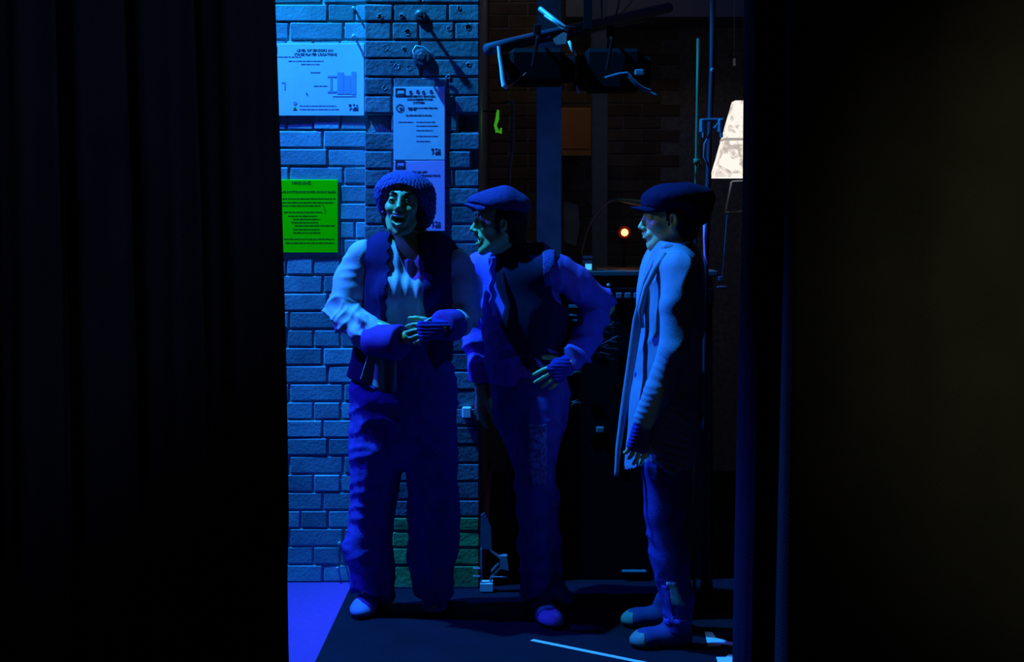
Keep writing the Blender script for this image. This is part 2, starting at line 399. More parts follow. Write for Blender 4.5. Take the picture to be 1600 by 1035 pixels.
# brick pier: core with hacked-out pockets, the bricks in front of it
def pz(y): return EYE-(y-HZ)*PY/F_PX
def pxx(x): return (x-800.0)*PY/F_PX
joints = [0.0]+[pz(y) for y in (883.5, 856, 831, 808)]
z = pz(781.4)
while z < 2.75: joints.append(z); z += COURSE
joints = sorted(joints)
pockets = [(570, 612, 191), (716, 760, 191), (736, 760, 249), (738, 760, 264)]
core = MB(); core.box(PX0+0.003, PX1-0.003, PY+0.10, 8.45, 0, 5)
core.box(PX0+0.003, PX1-0.003, PY+0.007, PY+0.10, joints[-1], 5)
for i in range(len(joints)-1):
    z0, z1 = joints[i], joints[i+1]; zm = (z0+z1)/2; xs = [(PX0+0.003, PX1-0.003)]
    for (a, c, yy) in pockets:
        if abs(pz(yy)-zm) < 0.03:
            A, C = pxx(a), pxx(c); nx = []
            for (u, v) in xs:
                if A-u > 0.01: nx.append((u, min(v, A)))
                if v-C > 0.01: nx.append((max(u, C), v))
            xs = nx
    for u, v in xs: core.box(u, v, PY+0.007, PY+0.10, z0, z1)
pier = struct(core.build('wall_pier', M['mortar_pier']))
for i in range(len(joints)-1):
    z0, z1 = joints[i]+J*0.5, joints[i+1]-J*0.5; zm = (z0+z1)/2
    mm = M['brick_green'] if zm < pz(808) else M['brick_pier']
    pat = [[0, 0.468], [0, 0.22, 0.464], [0, 0.105, 0.215, 0.36, 0.464], [0, 0.11, 0.335, 0.464]][i % 4]
    pat = [0, 0.225, 0.464] if i % 4 == 0 else pat
    for a, c in zip(pat[:-1], pat[1:]):
        a, c = PX0-0.001+a+(J if a else 0), PX0+c+(0.001 if c > 0.46 else 0)
        segs = [(a, c)]
        for (u, v, yy) in pockets:
            if abs(pz(yy)-zm) < 0.03:
                U, Vv = pxx(u), pxx(v); ns = []
                for (p, q) in segs:
                    if Vv <= p or U >= q: ns.append((p, q)); continue
                    if U-p > 0.025: ns.append((p, U-R_.uniform(0, .006)))
                    if q-Vv > 0.025: ns.append((Vv+R_.uniform(0, .006), q))
                segs = ns
        for p, q in segs: brick(pier, p, q, PY-(0.001 if mm is M['brick_green'] else 0), z0, z1, mm)
# small anchor holes drilled in the pier (rings of broken edge, the bore's shade painted as a black disc)
def anchor(px, py, r=0.006, plug=True):
    c = P(px, py, PY-0.001); q = MB(); n = 10
    V = [(c[0]+rr*math.cos(2*math.pi*k/n)*R_.uniform(.6, 1.4), c[1]+yy, c[2]+rr*math.sin(2*math.pi*k/n)*R_.uniform(.6, 1.4)) for rr, yy in ((r*1.35, 0.001), (r*1.15, -0.0006), (r*0.9, -0.0012), (r*0.8, 0.0002)) for k in range(n)]
    F_ = [(i*n+k, i*n+(k+1) % n, (i+1)*n+(k+1) % n, (i+1)*n+k) for i in range(3) for k in range(n)]
    q.add(V, F_); q.add([V[3*n+k] for k in range(n)], [tuple(range(n))], 1)
    return q.build('anchor_hole', [M['mortar_pier'], M['black']], pier)
for px, py, r in ((594, 26, .010), (627, 25, .008), (637, 50, .013), (601, 75, .012), (631, 76, .006), (620, 104, .011), (640, 106, .010), (702, 45, .010), (717, 13, .007), (732, 101, .008), (601, 137, .009), (732, 42, .014), (612, 98, .006), (733, 534, .006), (636, 820-20, .006), (700, 120, .008)):
    anchor(px, py, r)
# steel pegs left in the brickwork: they throw the long shadows
def peg(px, py, y, r, ln, label, head=True, rise=0.0):
    c = P(px, py, y-ln); b = MB(); b.lathe((c[0], y-ln, c[2]), (0, 1, rise), [(0, r), (ln+0.02, r)], 10)
    if head: b.lathe((c[0], y-ln-0.006, c[2]), (0, 1, 0), [(0, r*1.2), (0.002, r*1.8), (0.007, r*1.8), (0.009, r*1.1)], 12)
    return top(b, 'wall_peg', M['galv'], label, 'peg', group='steel pegs in the brickwork', smooth=False)
peg(553, 13, WY, 0.0045, 0.032, 'thin steel peg sticking out of painted brick above the white wide notice, upper of two')
peg(553, 57, WY, 0.0045, 0.030, 'thin steel peg touching the top right edge of the white wide notice, lower of two')
peg(530, 850, WY, 0.004, 0.030, 'short steel peg low on the painted wall beside the trouser leg')
peg(527, 889, WY, 0.004, 0.020, 'short steel peg in the lowest brick course beside the trouser hem')
def eyebolt(px, py, r, ln, label):
    c = P(px, py, PY-ln); b = MB(); b.lathe((c[0], PY-ln, c[2]), (0, 1, 0), [(0, r*0.45), (ln+0.03, r*0.45)], 12)
    b.lathe((c[0], PY-ln-0.01, c[2]), (0, 1, 0), [(0, r*0.6), (0.003, r), (0.014, r), (0.018, r*0.7)], 6)
    b.lathe((c[0], PY-0.012, c[2]), (0, 1, 0), [(0, r*1.3), (0.004, r*1.8), (0.014, r*1.8)], 16)
    return top(b, 'wall_bolt', M['iron'], label, 'bolt', group='big bolts in the brick pier')
eyebolt(656, 22, 0.014, 0.050, 'big hexagonal bolt projecting from the pier near the top of the frame')
eyebolt(659, 89, 0.022, 0.040, 'large round-washered bolt on the pier just above the narrow notice')
b = MB(); b.tube([P(652, 96, PY-.04), P(645, 80, PY-.03), P(650, 72, PY-.03), P(662, 74, PY-.03), P(672, 82, PY-.03), P(681, 92, PY-.025)], 0.004, 8)
top(b, 'hooked_wire', M['galv'], 'bent wire hook looped over the large washered bolt on the pier', 'hook', smooth=True)

# brown brickwork of the far wall seen left of the steel column, a door-sized recess beside it
for i in range(46):
    z0, z1 = i*COURSE+J*.5, (i+1)*COURSE-J*.5
    if z0 < 0.9: continue
    x = PX1+0.01-(0.11 if i % 2 else 0)
    while x < 0.82:
        a, c = max(x, PX1+0.006), x+ST
        if c-a > 0.03: brick(wf, a, c, 8.41, z0, z1, M['brown_brick'])
        x += ST+J
b = MB(); b.box(0.30, 3.44, 7.9, 8.40, 2.62, 2.92); struct(b.build('trim_1', mat('bulkhead_paint', (0.12, 0.14, 0.18), 0.7)))

# black dance mat on the floor in front of the pier, with its own edge
b = MB(); e0, e1 = FL(545, 925), FL(452, 1111)
b.prism([(e0[0]-0.0, 5.78), (-1.055+0.38, 4.4), (-0.6, 3.2), (3.3, 3.2), (3.3, 8.38), (PX1+0.02, 8.38), (PX1+0.02, 5.78)], lambda u, v, t: (u, v, t), 0.0006, 0.005)
o = top(b, 'dance_mat', M['mat'], 'black vinyl mat covering the floor under the three actors', 'mat')
b = MB(); b.bevbox(PX0-0.02, -0.02, 5.70, 5.79, 0.0, 0.012, 0.003)

# tapes
def strip(name, pts, wd, label, th=0.0012, z=0.0052):
    b = MB(); a, c = pts; d = (c-a)/np.linalg.norm(c-a); n = np.array([-d[1], d[0], 0])*wd/2
    b.prism([tuple((a+n)[:2]), tuple((a-n)[:2]), tuple((c-n)[:2]), tuple((c+n)[:2])], lambda u, v, t: (u, v, t), z, z+th)
    return top(b, name, M['tape'], label, 'tape')
strip('floor_tape', (FL(831, 1003), FL(1120, 1062)), 0.022, 'long thin strip of white tape on the mat in the foreground')
b = MB()
pl = [FL(*p)[:2] for p in ((1101, 990), (1113, 991), (1119, 1000), (1160, 1011), (1161, 1014), (1152, 1015), (1127, 1009), (1126, 1013), (1106, 1013))]
b.prism([tuple(p) for p in pl], lambda u, v, t: (u, v, t), 0.0052, 0.0066)
top(b, 'floor_tape', M['tape'], 'y-shaped white tape mark on the floor behind the other tape mark, by the right curtain', 'tape')
b = MB(); pl = [FL(*p)[:2] for p in ((1119, 1030), (1134, 1030), (1138, 1026), (1150, 1026), (1154, 1031), (1170, 1031), (1172, 1048), (1124, 1048))]
b.prism([tuple(p) for p in pl], lambda u, v, t: (u, v, t), 0.0052, 0.0066)
top(b, 'floor_tape', M['tape'], 'white tape mark cut by the bottom edge of the picture beside the right curtain', 'tape')

# ------------------------------------------------------------------ masking curtains
def curtain(name, m, label, y0, xedge, xfar, folds, zt=4.6, amp=0.05, side=1, edge_fold=None):
    def fn(u, v):
        z = zt*v+0.02*(1-v); x = xedge(z)*(1-u)+xfar*u
        ph = folds*u*2*math.pi; a = amp*(0.4+0.6*min(1, u*8))
        y = y0+a*math.sin(ph+0.5*math.sin(z*0.9+u*9))+0.35*a*math.sin(2.3*ph+1.3+0.3*z)
        x += side*0.25*a*math.cos(ph*1.0)*min(1, u*6)
        return (x, y, z)
    b = MB(); b.sheet(fn, int(folds*16), 26, 0.006)
    return b
def xl(z):                                       # free edge of the left curtain, swinging in towards the floor
    pxs = [(1110, 452), (1035, 450), (945, 445), (860, 450), (600, 446), (300, 438), (0, 428), (-400, 415)]
    d = 3.8; py = HZ+(EYE-z)*F_PX/d; q = sorted(pxs)
    return (np.interp(py, [a for a, _ in q], [c for _, c in q])-800)*d/F_PX
b = curtain('c', None, '', 3.8, xl, -2.6, 11, side=-1); top(b, 'stage_curtain', M['velvet'], 'black velvet curtain hanging in folds across the left of the picture', 'curtain', smooth=True)
def xr(z):
    d = 3.9; py = HZ+(EYE-z)*F_PX/d
    return (np.interp(py, [-300, 0, 300, 900, 1100], [1174, 1173, 1171, 1158, 1154])-800)*d/F_PX
def fnr(u, v):                                   # narrow leg nearest the opening
    z = 4.6*v+0.02; ks = [(0.0, 0.0, 0.10), (0.10, 0.006, 0.05), (0.2, 0.018, 0.015), (0.35, 0.035, 0.0), (0.6, 0.060, 0.008), (0.8, 0.080, -0.006), (1.0, 0.094, 0.010)]
    return (xr(z)+np.interp(u, [k[0] for k in ks], [k[1] for k in ks])+0.004*math.sin(z*1.3)*u, 3.9+np.interp(u, [k[0] for k in ks], [k[2] for k in ks])+0.006*math.sin(z*2+u*6), z)
b = MB(); b.sheet(fnr, 40, 26, 0.006)
top(b, 'stage_curtain', M['velvet_b'], 'narrow black curtain leg with a blue-lit edge at the right of the opening', 'curtain', smooth=True)
def fnr2(u, v):                                  # broad masking behind it
    z = 4.6*v+0.02; x0 = (np.interp(HZ+(EYE-z)*F_PX/4.2, [-300, 0, 840, 1100], [1192, 1190, 1172, 1168])-800)*4.3/F_PX
    ks = [(0.0, 0.0, 0.22), (0.04, 0.025, 0.16), (0.09, 0.055, 0.07), (0.13, 0.075, 0.02), (0.17, 0.10, 0.0), (0.23, 0.16, 0.01), (0.33, 0.30, 0.03), (0.45, 0.5, 0.0), (0.6, 0.85, 0.03), (0.8, 1.4, -0.01), (1.0, 2.4, 0.02)]
    x = np.interp(u, [k[0] for k in ks], [k[1] for k in ks]); y = np.interp(u, [k[0] for k in ks], [k[2] for k in ks])
    return (x0+x, 4.17+y+0.010*math.sin(z*1.5+u*30)*min(1, u*5), z)
b = MB(); b.sheet(fnr2, 90, 26, 0.006)
M['velvet_c'] = mat('brown_black_serge', (0.034, 0.018, 0.030), 0.9, noise=0.3, nscale=4, bump=0.3, bscale=220)
top(b, 'stage_curtain', M['velvet_c'], 'broad black masking cloth filling the right side of the picture', 'curtain', smooth=True)

# ------------------------------------------------------------------ notices on the brickwork
def text(body, size, loc, m, parent, name='lettering', align='CENTER', width=None, rot=0):
    c = bpy.data.curves.new(name, 'FONT'); c.body = body; c.size = size; c.align_x = align; c.extrude = 0.0003; c.offset = size*0.004
    c.resolution_u = 2
    o = bpy.data.objects.new(name, c); COL.objects.link(o)
    me = bpy.data.meshes.new_from_object(o); bpy.data.objects.remove(o)
    V = np.zeros(len(me.vertices)*3); me.vertices.foreach_get('co', V); V = V.reshape(-1, 3)
    if width: V[:, 0] *= width/(V[:, 0].max()-V[:, 0].min())
    W = np.stack([V[:, 0], -V[:, 2], V[:, 1]], 1)+np.array(loc)-wloc(parent)
    me.vertices.foreach_set('co', W.ravel()); me.update(); me.name = name; me.materials.clear()
    return link(name, me, m, parent)
def lines(parent, rows, y, m, seed, h=0.0028, d=WY):       # rows of unreadably small print, joined: (px0, px1, py)
    r = random.Random(seed); b = MB()
    for (a, c, py) in rows:
        x, z = P(a, py, y)[0], P(a, py, y)[2]; xe = P(c, py, y)[0]
        while x < xe:
            wd = r.uniform(0.006, 0.02); b.box(x, min(x+wd, xe), y-0.0004, y, z-h/2, z+h/2); x += wd+0.003
    o = b.build('small_print', m, parent); o['kind'] = 'stuff'; return o
def board(px0, py0, px1, py1, y, th, name, label, skew=0.0):
    a, c = P(px0, py1, y), P(px1, py0, y); base = np.array([(a[0]+c[0])/2, y+th, a[2]])
    e = empty(name, base, label, 'notice')
    return e, a, c
# wide white notice
Y1 = WY-0.010
e, a, c = board(415, 68, 569, 181, Y1, 0.010, 'notice_board', 'wide white landscape notice high on the painted brick wall at left')
b = MB(); b.bevbox(a[0], c[0], Y1, WY-0.001, a[2], c[2], 0.0015); b.build('panel', M['paper'], e)
y = Y1-0.0006
text('LEVEL OF SENSORS AN', 0.0145, P(492, 80.5, y), M['ink'], e, width=0.148)
text('STAGE PLAYER LOCATIONS', 0.0145, P(493, 86.8, y), M['ink'], e, width=0.176)
lines(e, [(431, 470, 88.5), (450, 505, 95), (470, 500, 100), (468, 525, 165), (468, 530, 170.5), (490, 512, 134)], y, M['ink_grey'], 1)
b = MB()                                              # pale plan drawing printed at right
for (u0, v0, u1, v1) in ((527, 113, 537, 147), (538, 118, 548, 147), (549, 112, 556, 148), (512, 118, 526, 121), (512, 142, 526, 145), (516, 122, 519, 141), (440, 128, 446, 130), (444, 130, 446, 140), (485, 112, 500, 113.5), (520, 150, 556, 151)):
    p, q = P(u0, v1, y), P(u1, v0, y); b.box(p[0], q[0], y-0.0003, y+0.0005, p[2], q[2])
b.build('plan_drawing', M['ink_grey'], e)['kind'] = 'stuff'
b = MB(); p = P(461, 169.5, y); b.prism([(-.008, -.006), (.008, -.006), (0, .008)], lambda u, v, t: (p[0]+u, t, p[2]+v), y-.0004, y+.0004); b.build('green_triangle', M['ink_green'], e)
b = MB(); p = P(461, 161, y); b.lathe((p[0], y-.0004, p[2]), (0, 1, 0), [(0, .0075), (.0008, .0075)], 14); b.build('round_mark', M['ink_grey'], e)
def logo(e, px, py, y, s=1.0):
    b = MB()
    for (u0, v0, u1, v1) in ((0, 0, 4.0, 3.4), (6.5, 0, 10, 2), (12, 1, 15, 3), (1.5, 5.8, 4.6, 8), (8, 5, 15.5, 6), (6.5, 7, 15.5, 10.5), (1, 9, 2.5, 10)):
        p, q = P(px+u0*s, py+v1*s, y), P(px+u1*s, py+v0*s, y); b.box(p[0], q[0], y-0.0003, y+0.0005, p[2], q[2])
    b.build('printed_logo', M['ink'], e)
logo(e, 545, 163, y, 0.95)
b = MB(); p, q = P(426, 84, y), P(433, 73, y); b.box(p[0], q[0], y-.0003, y+.0005, p[2], q[2]); b.build('corner_emblem', M['ink'], e)
b = MB(); p = P(479, 146, y); b.lathe((p[0], y-.002, p[2]), (0, 1, 0), [(0, .002), (.003, .003)], 8); b.build('pin', M['ink'], e)
# narrow pair of notices on the pier, one board
Y2 = PY-0.007
e, a, c = board(615, 136, 695, 361, Y2, 0.007, 'notice_board', 'tall narrow notice board of two sheets on the brick pier behind the knitted hat')
b = MB(); b.bevbox(a[0], c[0], Y2, PY-0.001, a[2], c[2], 0.0015); b.build('panel', M['paper'], e)
b = MB(); p, q = P(615.3, 249.5, Y2), P(694.7, 136.3, Y2); b.box(p[0], q[0], Y2-.0008, Y2+.0002, p[2], q[2]); b.build('upper_sheet', M['paper'], e)
b = MB(); p, q = P(615.3, 360.7, Y2), P(694.7, 251.2, Y2); b.prism([(p[0], p[2]), (q[0], p[2]), (q[0], q[2]), (q[0]-.0, q[2]), (p[0], q[2]-.006)], lambda u, v, t: (u, t, v), Y2-.0008, Y2+.0002); b.build('lower_sheet', M['paper_lilac'], e)
y = Y2-0.0014
def stamp(e, px, py, y):
    b = MB()
    for (u0, v0, u1, v1) in ((0, 0, 15, 2), (0, 2, 2, 13), (13, 2, 15, 13), (0, 10, 15, 13), (4, 8, 12, 10)):
        p, q = P(px+u0, py+v1, y), P(px+u1, py+v0, y); b.box(p[0], q[0], y-.0003, y+.0005, p[2], q[2])
    b.build('stamped_emblem', M['ink'], e)
stamp(e, 618, 138, y); stamp(e, 618, 251, y)
text('EMERGENCY MANUAL', 0.0105, P(657, 151.5, y), M['ink'], e, width=0.122)
text('ARRANGEMENTS FOR', 0.0105, P(656, 156.5, y), M['ink'], e, width=0.105)
text('SYSTEM', 0.0105, P(654, 161.5, y), M['ink'], e, width=0.045)
text('STAGE LIFT', 0.0105, P(655, 270, y), M['ink'], e, width=0.062)
text('COMMUNICATIONS', 0.0105, P(668, 275.5, y), M['ink'], e, width=0.10)
for i, (px, t) in enumerate(((641, 146), (652, 145), (661, 146), (673, 145))):
    b = MB(); b.tube([P(px-2, t-3, y), P(px+1.5, t-4.5, y), P(px+3, t-1, y), P(px, t, y), P(px-2, t-1, y), P(px+2, t+1.5, y)], 0.0009, 6); b.build('ink_symbol', M['ink'], e)
b = MB(); n = 22; V = []
cc = P(625, 169, y)
for rr in (0.0165, 0.0125):
    for yy in (y-.0003, y+.0005): V += [(cc[0]+rr*math.cos(2*math.pi*k/n), yy, cc[2]+rr*math.sin(2*math.pi*k/n)) for k in range(n)]
b.add(V, [(k, (k+1) % n, 2*n+(k+1) % n, 2*n+k) for k in range(n)]); b.lathe((cc[0]+.003, y-.0003, cc[2]-.002), (0, 1, 0), [(0, .006), (.0008, .006)], 10)
b.build('round_sign', M['ink'], e)
lines(e, [(637, 684, 168.5), (634, 674, 180), (638, 650, 171)], y, M['ink'], 2, 0.003)
lines(e, [(650, 680, 190), (650, 684, 196), (650, 676, 203), (622, 645, 190), (650, 683, 212), (650, 672, 220)], y, M['ink_grey'], 3)
logo(e, 674, 232, y, 0.9); logo(e, 674, 346, y, 0.9)
# green notice
Y3 = WY-0.008
e, a, c = board(428, 281, 528, 395, Y3, 0.008, 'notice_board', 'bright green portrait notice on the painted brick wall beside the curtain edge')
b = MB(); b.bevbox(a[0], c[0], Y3, WY-0.001, a[2], c[2], 0.0015); b.build('panel', M['paper_green'], e)
y = Y3-0.0006
text('WARNING', 0.020, P(470, 288, y), M['ink_dgreen'], e, width=0.082)
text('SAFE SWITCHING OVER SHOW BARS', 0.012, P(480, 301, y), M['ink_dgreen'], e, width=0.236)
lines(e, [(441, 524, 310), (441, 522, 316), (441, 500, 321), (443, 503, 331), (450, 496, 337), (458, 500, 342), (455, 497, 347), (460, 524, 352), (458, 500, 358), (458, 500, 363), (443, 522, 373), (446, 522, 379)], y, M['ink_dgreen'], 4)
b = MB(); b.tube([P(503, 318, y), P(507, 325, y), P(507.5, 332, y)], 0.0012, 6); b.build('pen_mark', M['ink_dgreen'], e)
# small socket box on the pier between the two actors
b = MB(); p, q = P(722, 654, PY-.03), P(741, 637, PY-.03); b.bevbox(p[0], q[0]-.012, PY-.03, PY, p[2], q[2], .004)
o = top(b, 'switch_box', M['paper'], 'small pale box on the brick pier between the laughing and the capped actor', 'switch')

# ------------------------------------------------------------------ behind the pier
# steel columns
def column(px0, px1, y, name, m, label, dep=0.10):
    x0, x1 = P(px0, 0, y)[0], P(px1, 0, y)[0]; b = MB()
    b.box(x0, x1, y, y+0.010, 0, 5); b.box(x0, x1, y+dep-0.01, y+dep, 0, 5); b.box((x0+x1)/2-0.004, (x0+x1)/2+0.004, y+.01, y+dep-.01, 0, 5)
    b.box(x0-.03, x1+.03, y-.03, y+dep+.03, 0, 0.012)
    return top(b, name, m, label, 'column')
column(839, 877, 5.97, 'steel_column', M['column'], 'blue-lit steel column rising behind the flat-capped actor')
column(925, 949, 7.3, 'steel_column', M['steel'], 'dim steel column further back, between the lit column and the orange lamp')
# stage brace standing against the pier
e = empty('stage_brace', P(760, 922, 5.72)*np.array([1, 1, 0]), 'pale metal stage brace with a side clamp standing at the foot of the brick pier', 'brace')
D = 5.72
def plate(polys, name, m, t0, t1):
    b = MB()
    for poly in polys: b.prism([(P(u, v, D)[0], P(u, v, D)[2]) for u, v in poly], lambda u, v, t: (u, t, v), t0, t1)
    return b.build(name, m, e)
plate([[(750, 912), (750, 858), (753, 858), (753, 912)], [(765, 912), (765, 903), (769, 903), (769, 912)], [(765, 903), (782, 886), (782, 889), (769, 903)], [(767, 893), (778, 880), (780, 882), (768, 896)], [(766, 860), (781, 870), (781, 874), (766, 862)]], 'frame', M['galv'], D, D+.02)
plate([[(750, 858), (751, 806), (757, 802), (762, 812), (767, 824), (768, 860)]], 'upright_plate', M['steel'], D+.004, D+.014)
plate([[(750, 924), (750, 912), (770, 912), (770, 924)]], 'foot_block', M['alu'], D-.01, D+.05)
plate([[(781, 869), (792, 869), (795, 892), (781, 889)]], 'clamp', M['galv'], D-.005, D+.03)
b = MB(); b.tube([P(739, 889, D), P(750, 889, D)], .004, 8); b.build('rung', M['galv'], e); b = MB(); b.tube([P(739, 901, D), P(750, 901, D)], .004, 8); b.build('rung', M['galv'], e)
b = MB(); b.tube([P(769, 902, D), P(792, 902, D)], .0025, 8); b.build('side_rod', M['galv'], e)

# lantern bar running away to the right with two theatre lanterns
YB = 5.75
b = MB(); b.tube([P(760, 78, 5.55), P(800, 68, 5.62), P(1045, 12, 6.6)], 0.024, 14)
M['bar'] = mat('dark_bar_paint', (0.035, 0.045, 0.07), 0.6); bar = empty('lighting_bar', P(860, 55, 5.9), 'grey steel lighting bar slanting away across the top of the picture', 'bar'); b.build('pipe', M['bar'], bar, True)
b = MB(); b.tube([P(800, 73, 5.64), P(860, 60, 5.8), P(900, 52, 5.95), P(1010, 30, 6.5)], 0.012, 8)
b.build('cable_bundle', M['bar'], bar, True)
def lantern(D, px0, px1, py0, py1, label, lens_left=True):
    e = empty('stage_lantern', P((px0+px1)/2, py1, D), label, 'stage light', 'theatre lanterns hanging from the bar')
    p, q = P(px0, py1, D), P(px1, py0, D); h = (q[2]-p[2])
    cy = D; cz = (p[2]+q[2])/2; b = MB()
    b.bevbox(p[0]+.02, q[0], D-.08, D+.08, p[2]+.01, q[2], .018); b.lathe((q[0]-.01, D, cz), (1, 0, 0), [(0, h*.38), (.05, h*.34), (.06, .02)], 20); b.build('body', M['black'], e)
    b = MB(); b.lathe((p[0]+.04, D, cz), (-1, 0, 0), [(0, h*.40), (.06, h*.42), (.065, h*.42), (.066, h*.36)], 24); b.build('lens_tube', M['black'], e)
    b = MB(); b.tube([(p[0]+.11, D-.1, cz), (p[0]+.13, D-.1, q[2]+.03), (p[0]+.13, D, q[2]+.055), (p[0]+.13, D+.1, q[2]+.03), (p[0]+.11, D+.1, cz)], .007, 8); b.build('yoke', M['black'], e)
    b = MB(); b.bevbox(p[0]+.115, p[0]+.145, D-.02, D+.02, q[2]+.05, q[2]+.10, .005); b.build('hook_clamp', M['black'], e)
    return e, p, q, cz
e, p, q, cz = lantern(5.62, 788, 882, 78, 138, 'black stage lantern with a bright-edged barn door hanging left on the bar')
b = MB(); b.tube([P(u, v, 5.53) for u, v in ((779, 72), (781, 88), (784, 106), (786, 124), (788, 134), (793, 138))], [.006, .008, .009, .010, .011, .004], 10); b.sheet(lambda u, v: P(780+u*8, 74+u*60, 5.535)+np.array([.004, v*.16, 0]), 6, 3, .003)
b.build('barn_door', M['alu'], e, label='bright barn door edge')
b = MB(); b.tube([P(789, 112, 5.54), P(793, 116, 5.54), P(795, 125, 5.54)], .006, 8); b.build('knob', M['galv'], e)
b = MB(); b.tube([P(795, 135, 5.54), P(805, 128, 5.54), P(822, 114, 5.54)], .0016, 6); b.build('safety_wire', M['galv'], e)
e, p, q, cz = lantern(5.95, 905, 1000, 78, 148, 'black stage lantern with a curved yoke hanging right on the bar')
b = MB(); b.sheet(lambda u, v: P(985+u*32, 118+u*22+4*math.sin(u*3.1)+v*6, 5.82)+np.array([0, v*.03, 0]), 10, 3, .004); b.build('barn_door', M['steel'], e)
b = MB(); b.tube([P(945, 122, 5.85), P(965, 116, 5.85), P(980, 114, 5.85), P(986, 119, 5.85)], .006, 8); b.tube([P(982, 119, 5.85), P(995, 133, 5.85), P(1012, 143, 5.85), P(1025, 149, 5.85)], .006, 8); b.build('handle', M['steel'], e)
b = MB(); b.bevbox(*(lambda p, q: (p[0], q[0], p[1], p[1]+.03))(P(992, 118, 5.84), P(1007, 108, 5.84)), P(992, 118, 5.84)[2], P(992, 108, 5.84)[2], .005); b.build('colour_frame', M['steel'], e)
# bracing arms and the clamp block on the bar
b = MB(); b.tube([P(843, 13, 5.70), P(880, 42, 5.66), P(888, 46, 5.66)], .010, 8); b.tube([P(851, 24, 5.66), P(880, 44, 5.62)], .006, 8)
b.build('bracing_arm', M['galv'], bar, True)
b = MB(); b.prism([(865, 60), (880, 50), (886, 52), (884, 68), (870, 70), (866, 66)], lambda u, v, t: tuple(P(u, v, 5.60)+np.array([0, t, 0])), 0, .03)
b.build('clamp', M['galv'], bar)
for k, (pts, r, lb) in enumerate(((((889, 64), (893, 75), (899, 88)), .006, 'short bright cable tail hanging below the bar clamp'), (((901, 134), (902, 140), (904, 146)), .004, 'tiny bright cable end hanging between the two lanterns'))):
    b = MB(); b.tube([P(x, y_, 5.56) for x, y_ in pts], r, 8); top(b, 'cable_tail', M['alu'], lb, 'cable', smooth=True)
for k, (pts, lb) in enumerate(((((938, -60), (940, 0), (941, 31)), 'thin vertical suspension wire above the lighting bar'), (((975, -40), (966, 10), (961, 29)), 'steep suspension wire left of the slanted pair above the bar'), (((1010, -40), (985, 5), (966, 28)), 'slanted suspension wire at the right above the bar'))):
    b = MB(); b.tube([P(x, y_, 6.1+.0*k) for x, y_ in pts], .0035, 6); top(b, 'suspension_wire', M['steel'], lb, 'wire', group='wires above the lighting bar', smooth=True)
b = MB(); b.box(*[P(912, 0, 5.9)[0], P(925, 0, 5.9)[0]], 5.9, 5.93, P(0, 45, 5.9)[2], 5.0); top(b, 'hanging_strap', M['black'], 'black strap hanging down over the lighting bar', 'strap')

# green glint drawn as a glowing hooked tube and a small pipe run beside the pier
b = MB(); D = 6.6
b.tube([P(778, 172, D), P(777, 186, D), P(774, 196, D), P(777, 206, D), P(782, 208, D), P(783, 200, D)], [.006, .009, .007, .009, .008, .004], 8)
e = empty('green_glint', P(778, 208, D), 'small hooked green glint drawn as a glowing tube between the pier and the steel column', 'glint')
b.build('glow_tube', mat('green_glow', (0.02, 0.2, 0.02), 0.3, emit=(0.06, 0.50, 0.02), estr=0.5), e, True)
b = MB(); b.tube([P(778, 174, D), (PX1, D, P(778, 174, D)[2])], .004, 8); b.build('bracket', M['black'], e)
l = lamp('green_glint_fill', 'POINT', tuple(P(774, 190, 6.5)), None, (0.1, 1.0, 0.05), 0.05, 0.01)  # added dim green light around the glint
b = MB(); b.tube([P(790, 160, 6.3), P(800, 159, 6.3), P(801, 170, 6.3), P(800, 235, 6.3)], .010, 10); b.tube([P(800, 235, 6.3), P(796, 262, 6.3), P(794, 330, 6.3), (P(794, 330, 6.3)[0], 6.3, 0.0)], .008, 10)
top(b, 'conduit', M['steel'], 'bent grey conduit pipe between the pier and the steel column', 'pipe', smooth=True)
# tall poles on the right
b = MB(); b.tube([P(1091, 60, 5.72), P(1090, 150, 5.72), P(1087, 322, 5.72), (P(1085, 900, 5.72)[0], 5.72, .006)], .0065, 10); b.lathe(P(1089, 256, 5.72), (0, 0, 1), [(0, .014), (.02, .014)], 10)
top(b, 'slim_pole', mat('teal_paint', (0.08, 0.20, 0.10), 0.5), 'slim teal upright pole left of the thicker pole on the right', 'pole', smooth=True)
e = empty('boom_stand', P(1104, 945, 5.55)*np.array([1, 1, 0]), 'thick blue-grey upright boom pole with two clamps on the right', 'stand')
b = MB(); b.tube([P(1114, -30, 5.55), P(1113, 100, 5.55), P(1108, 250, 5.55), P(1103, 400, 5.55), (P(1100, 330, 5.55)[0], 5.55, 0.03)], .011, 12); b.build('pole', M['bar'], e, True)
b = MB(); b.lathe((e.location[0], 5.55, 0.0055), (0, 0, 1), [(0, .085), (.02, .085), (.03, .03), (.1, .02)], 24); b.build('base', M['black'], e)
for px in (1098, 1126):
    b = MB(); p = P(px, 196, 5.50); b.bevbox(p[0]-.010, p[0]+.010, 5.48, 5.53, p[2]-.03, p[2]+.025, .005); b.lathe((p[0], 5.48, p[2]-.028), (0, 0, -1), [(0, .006), (.02, .006)], 8); b.build('clamp', M['steel'], e)
b = MB(); b.tube([P(1094, 188, 5.52), P(1112, 187, 5.52), P(1130, 187, 5.52)], .006, 8); b.build('cross_arm', M['steel'], e)
b = MB(); b.bevbox(P(1111, 110, 5.52)[0], P(1116, 110, 5.52)[0], 5.52, 5.54, P(0, 112, 5.52)[2], P(0, 106, 5.52)[2], .003); b.build('collar', M['galv'], e)
b = MB(); b.tube([P(1126, 189, 5.5), P(1112, 205, 5.5), P(1101, 225, 5.5), P(1100, 245, 5.5), P(1111, 267, 5.5)], .0045, 8)
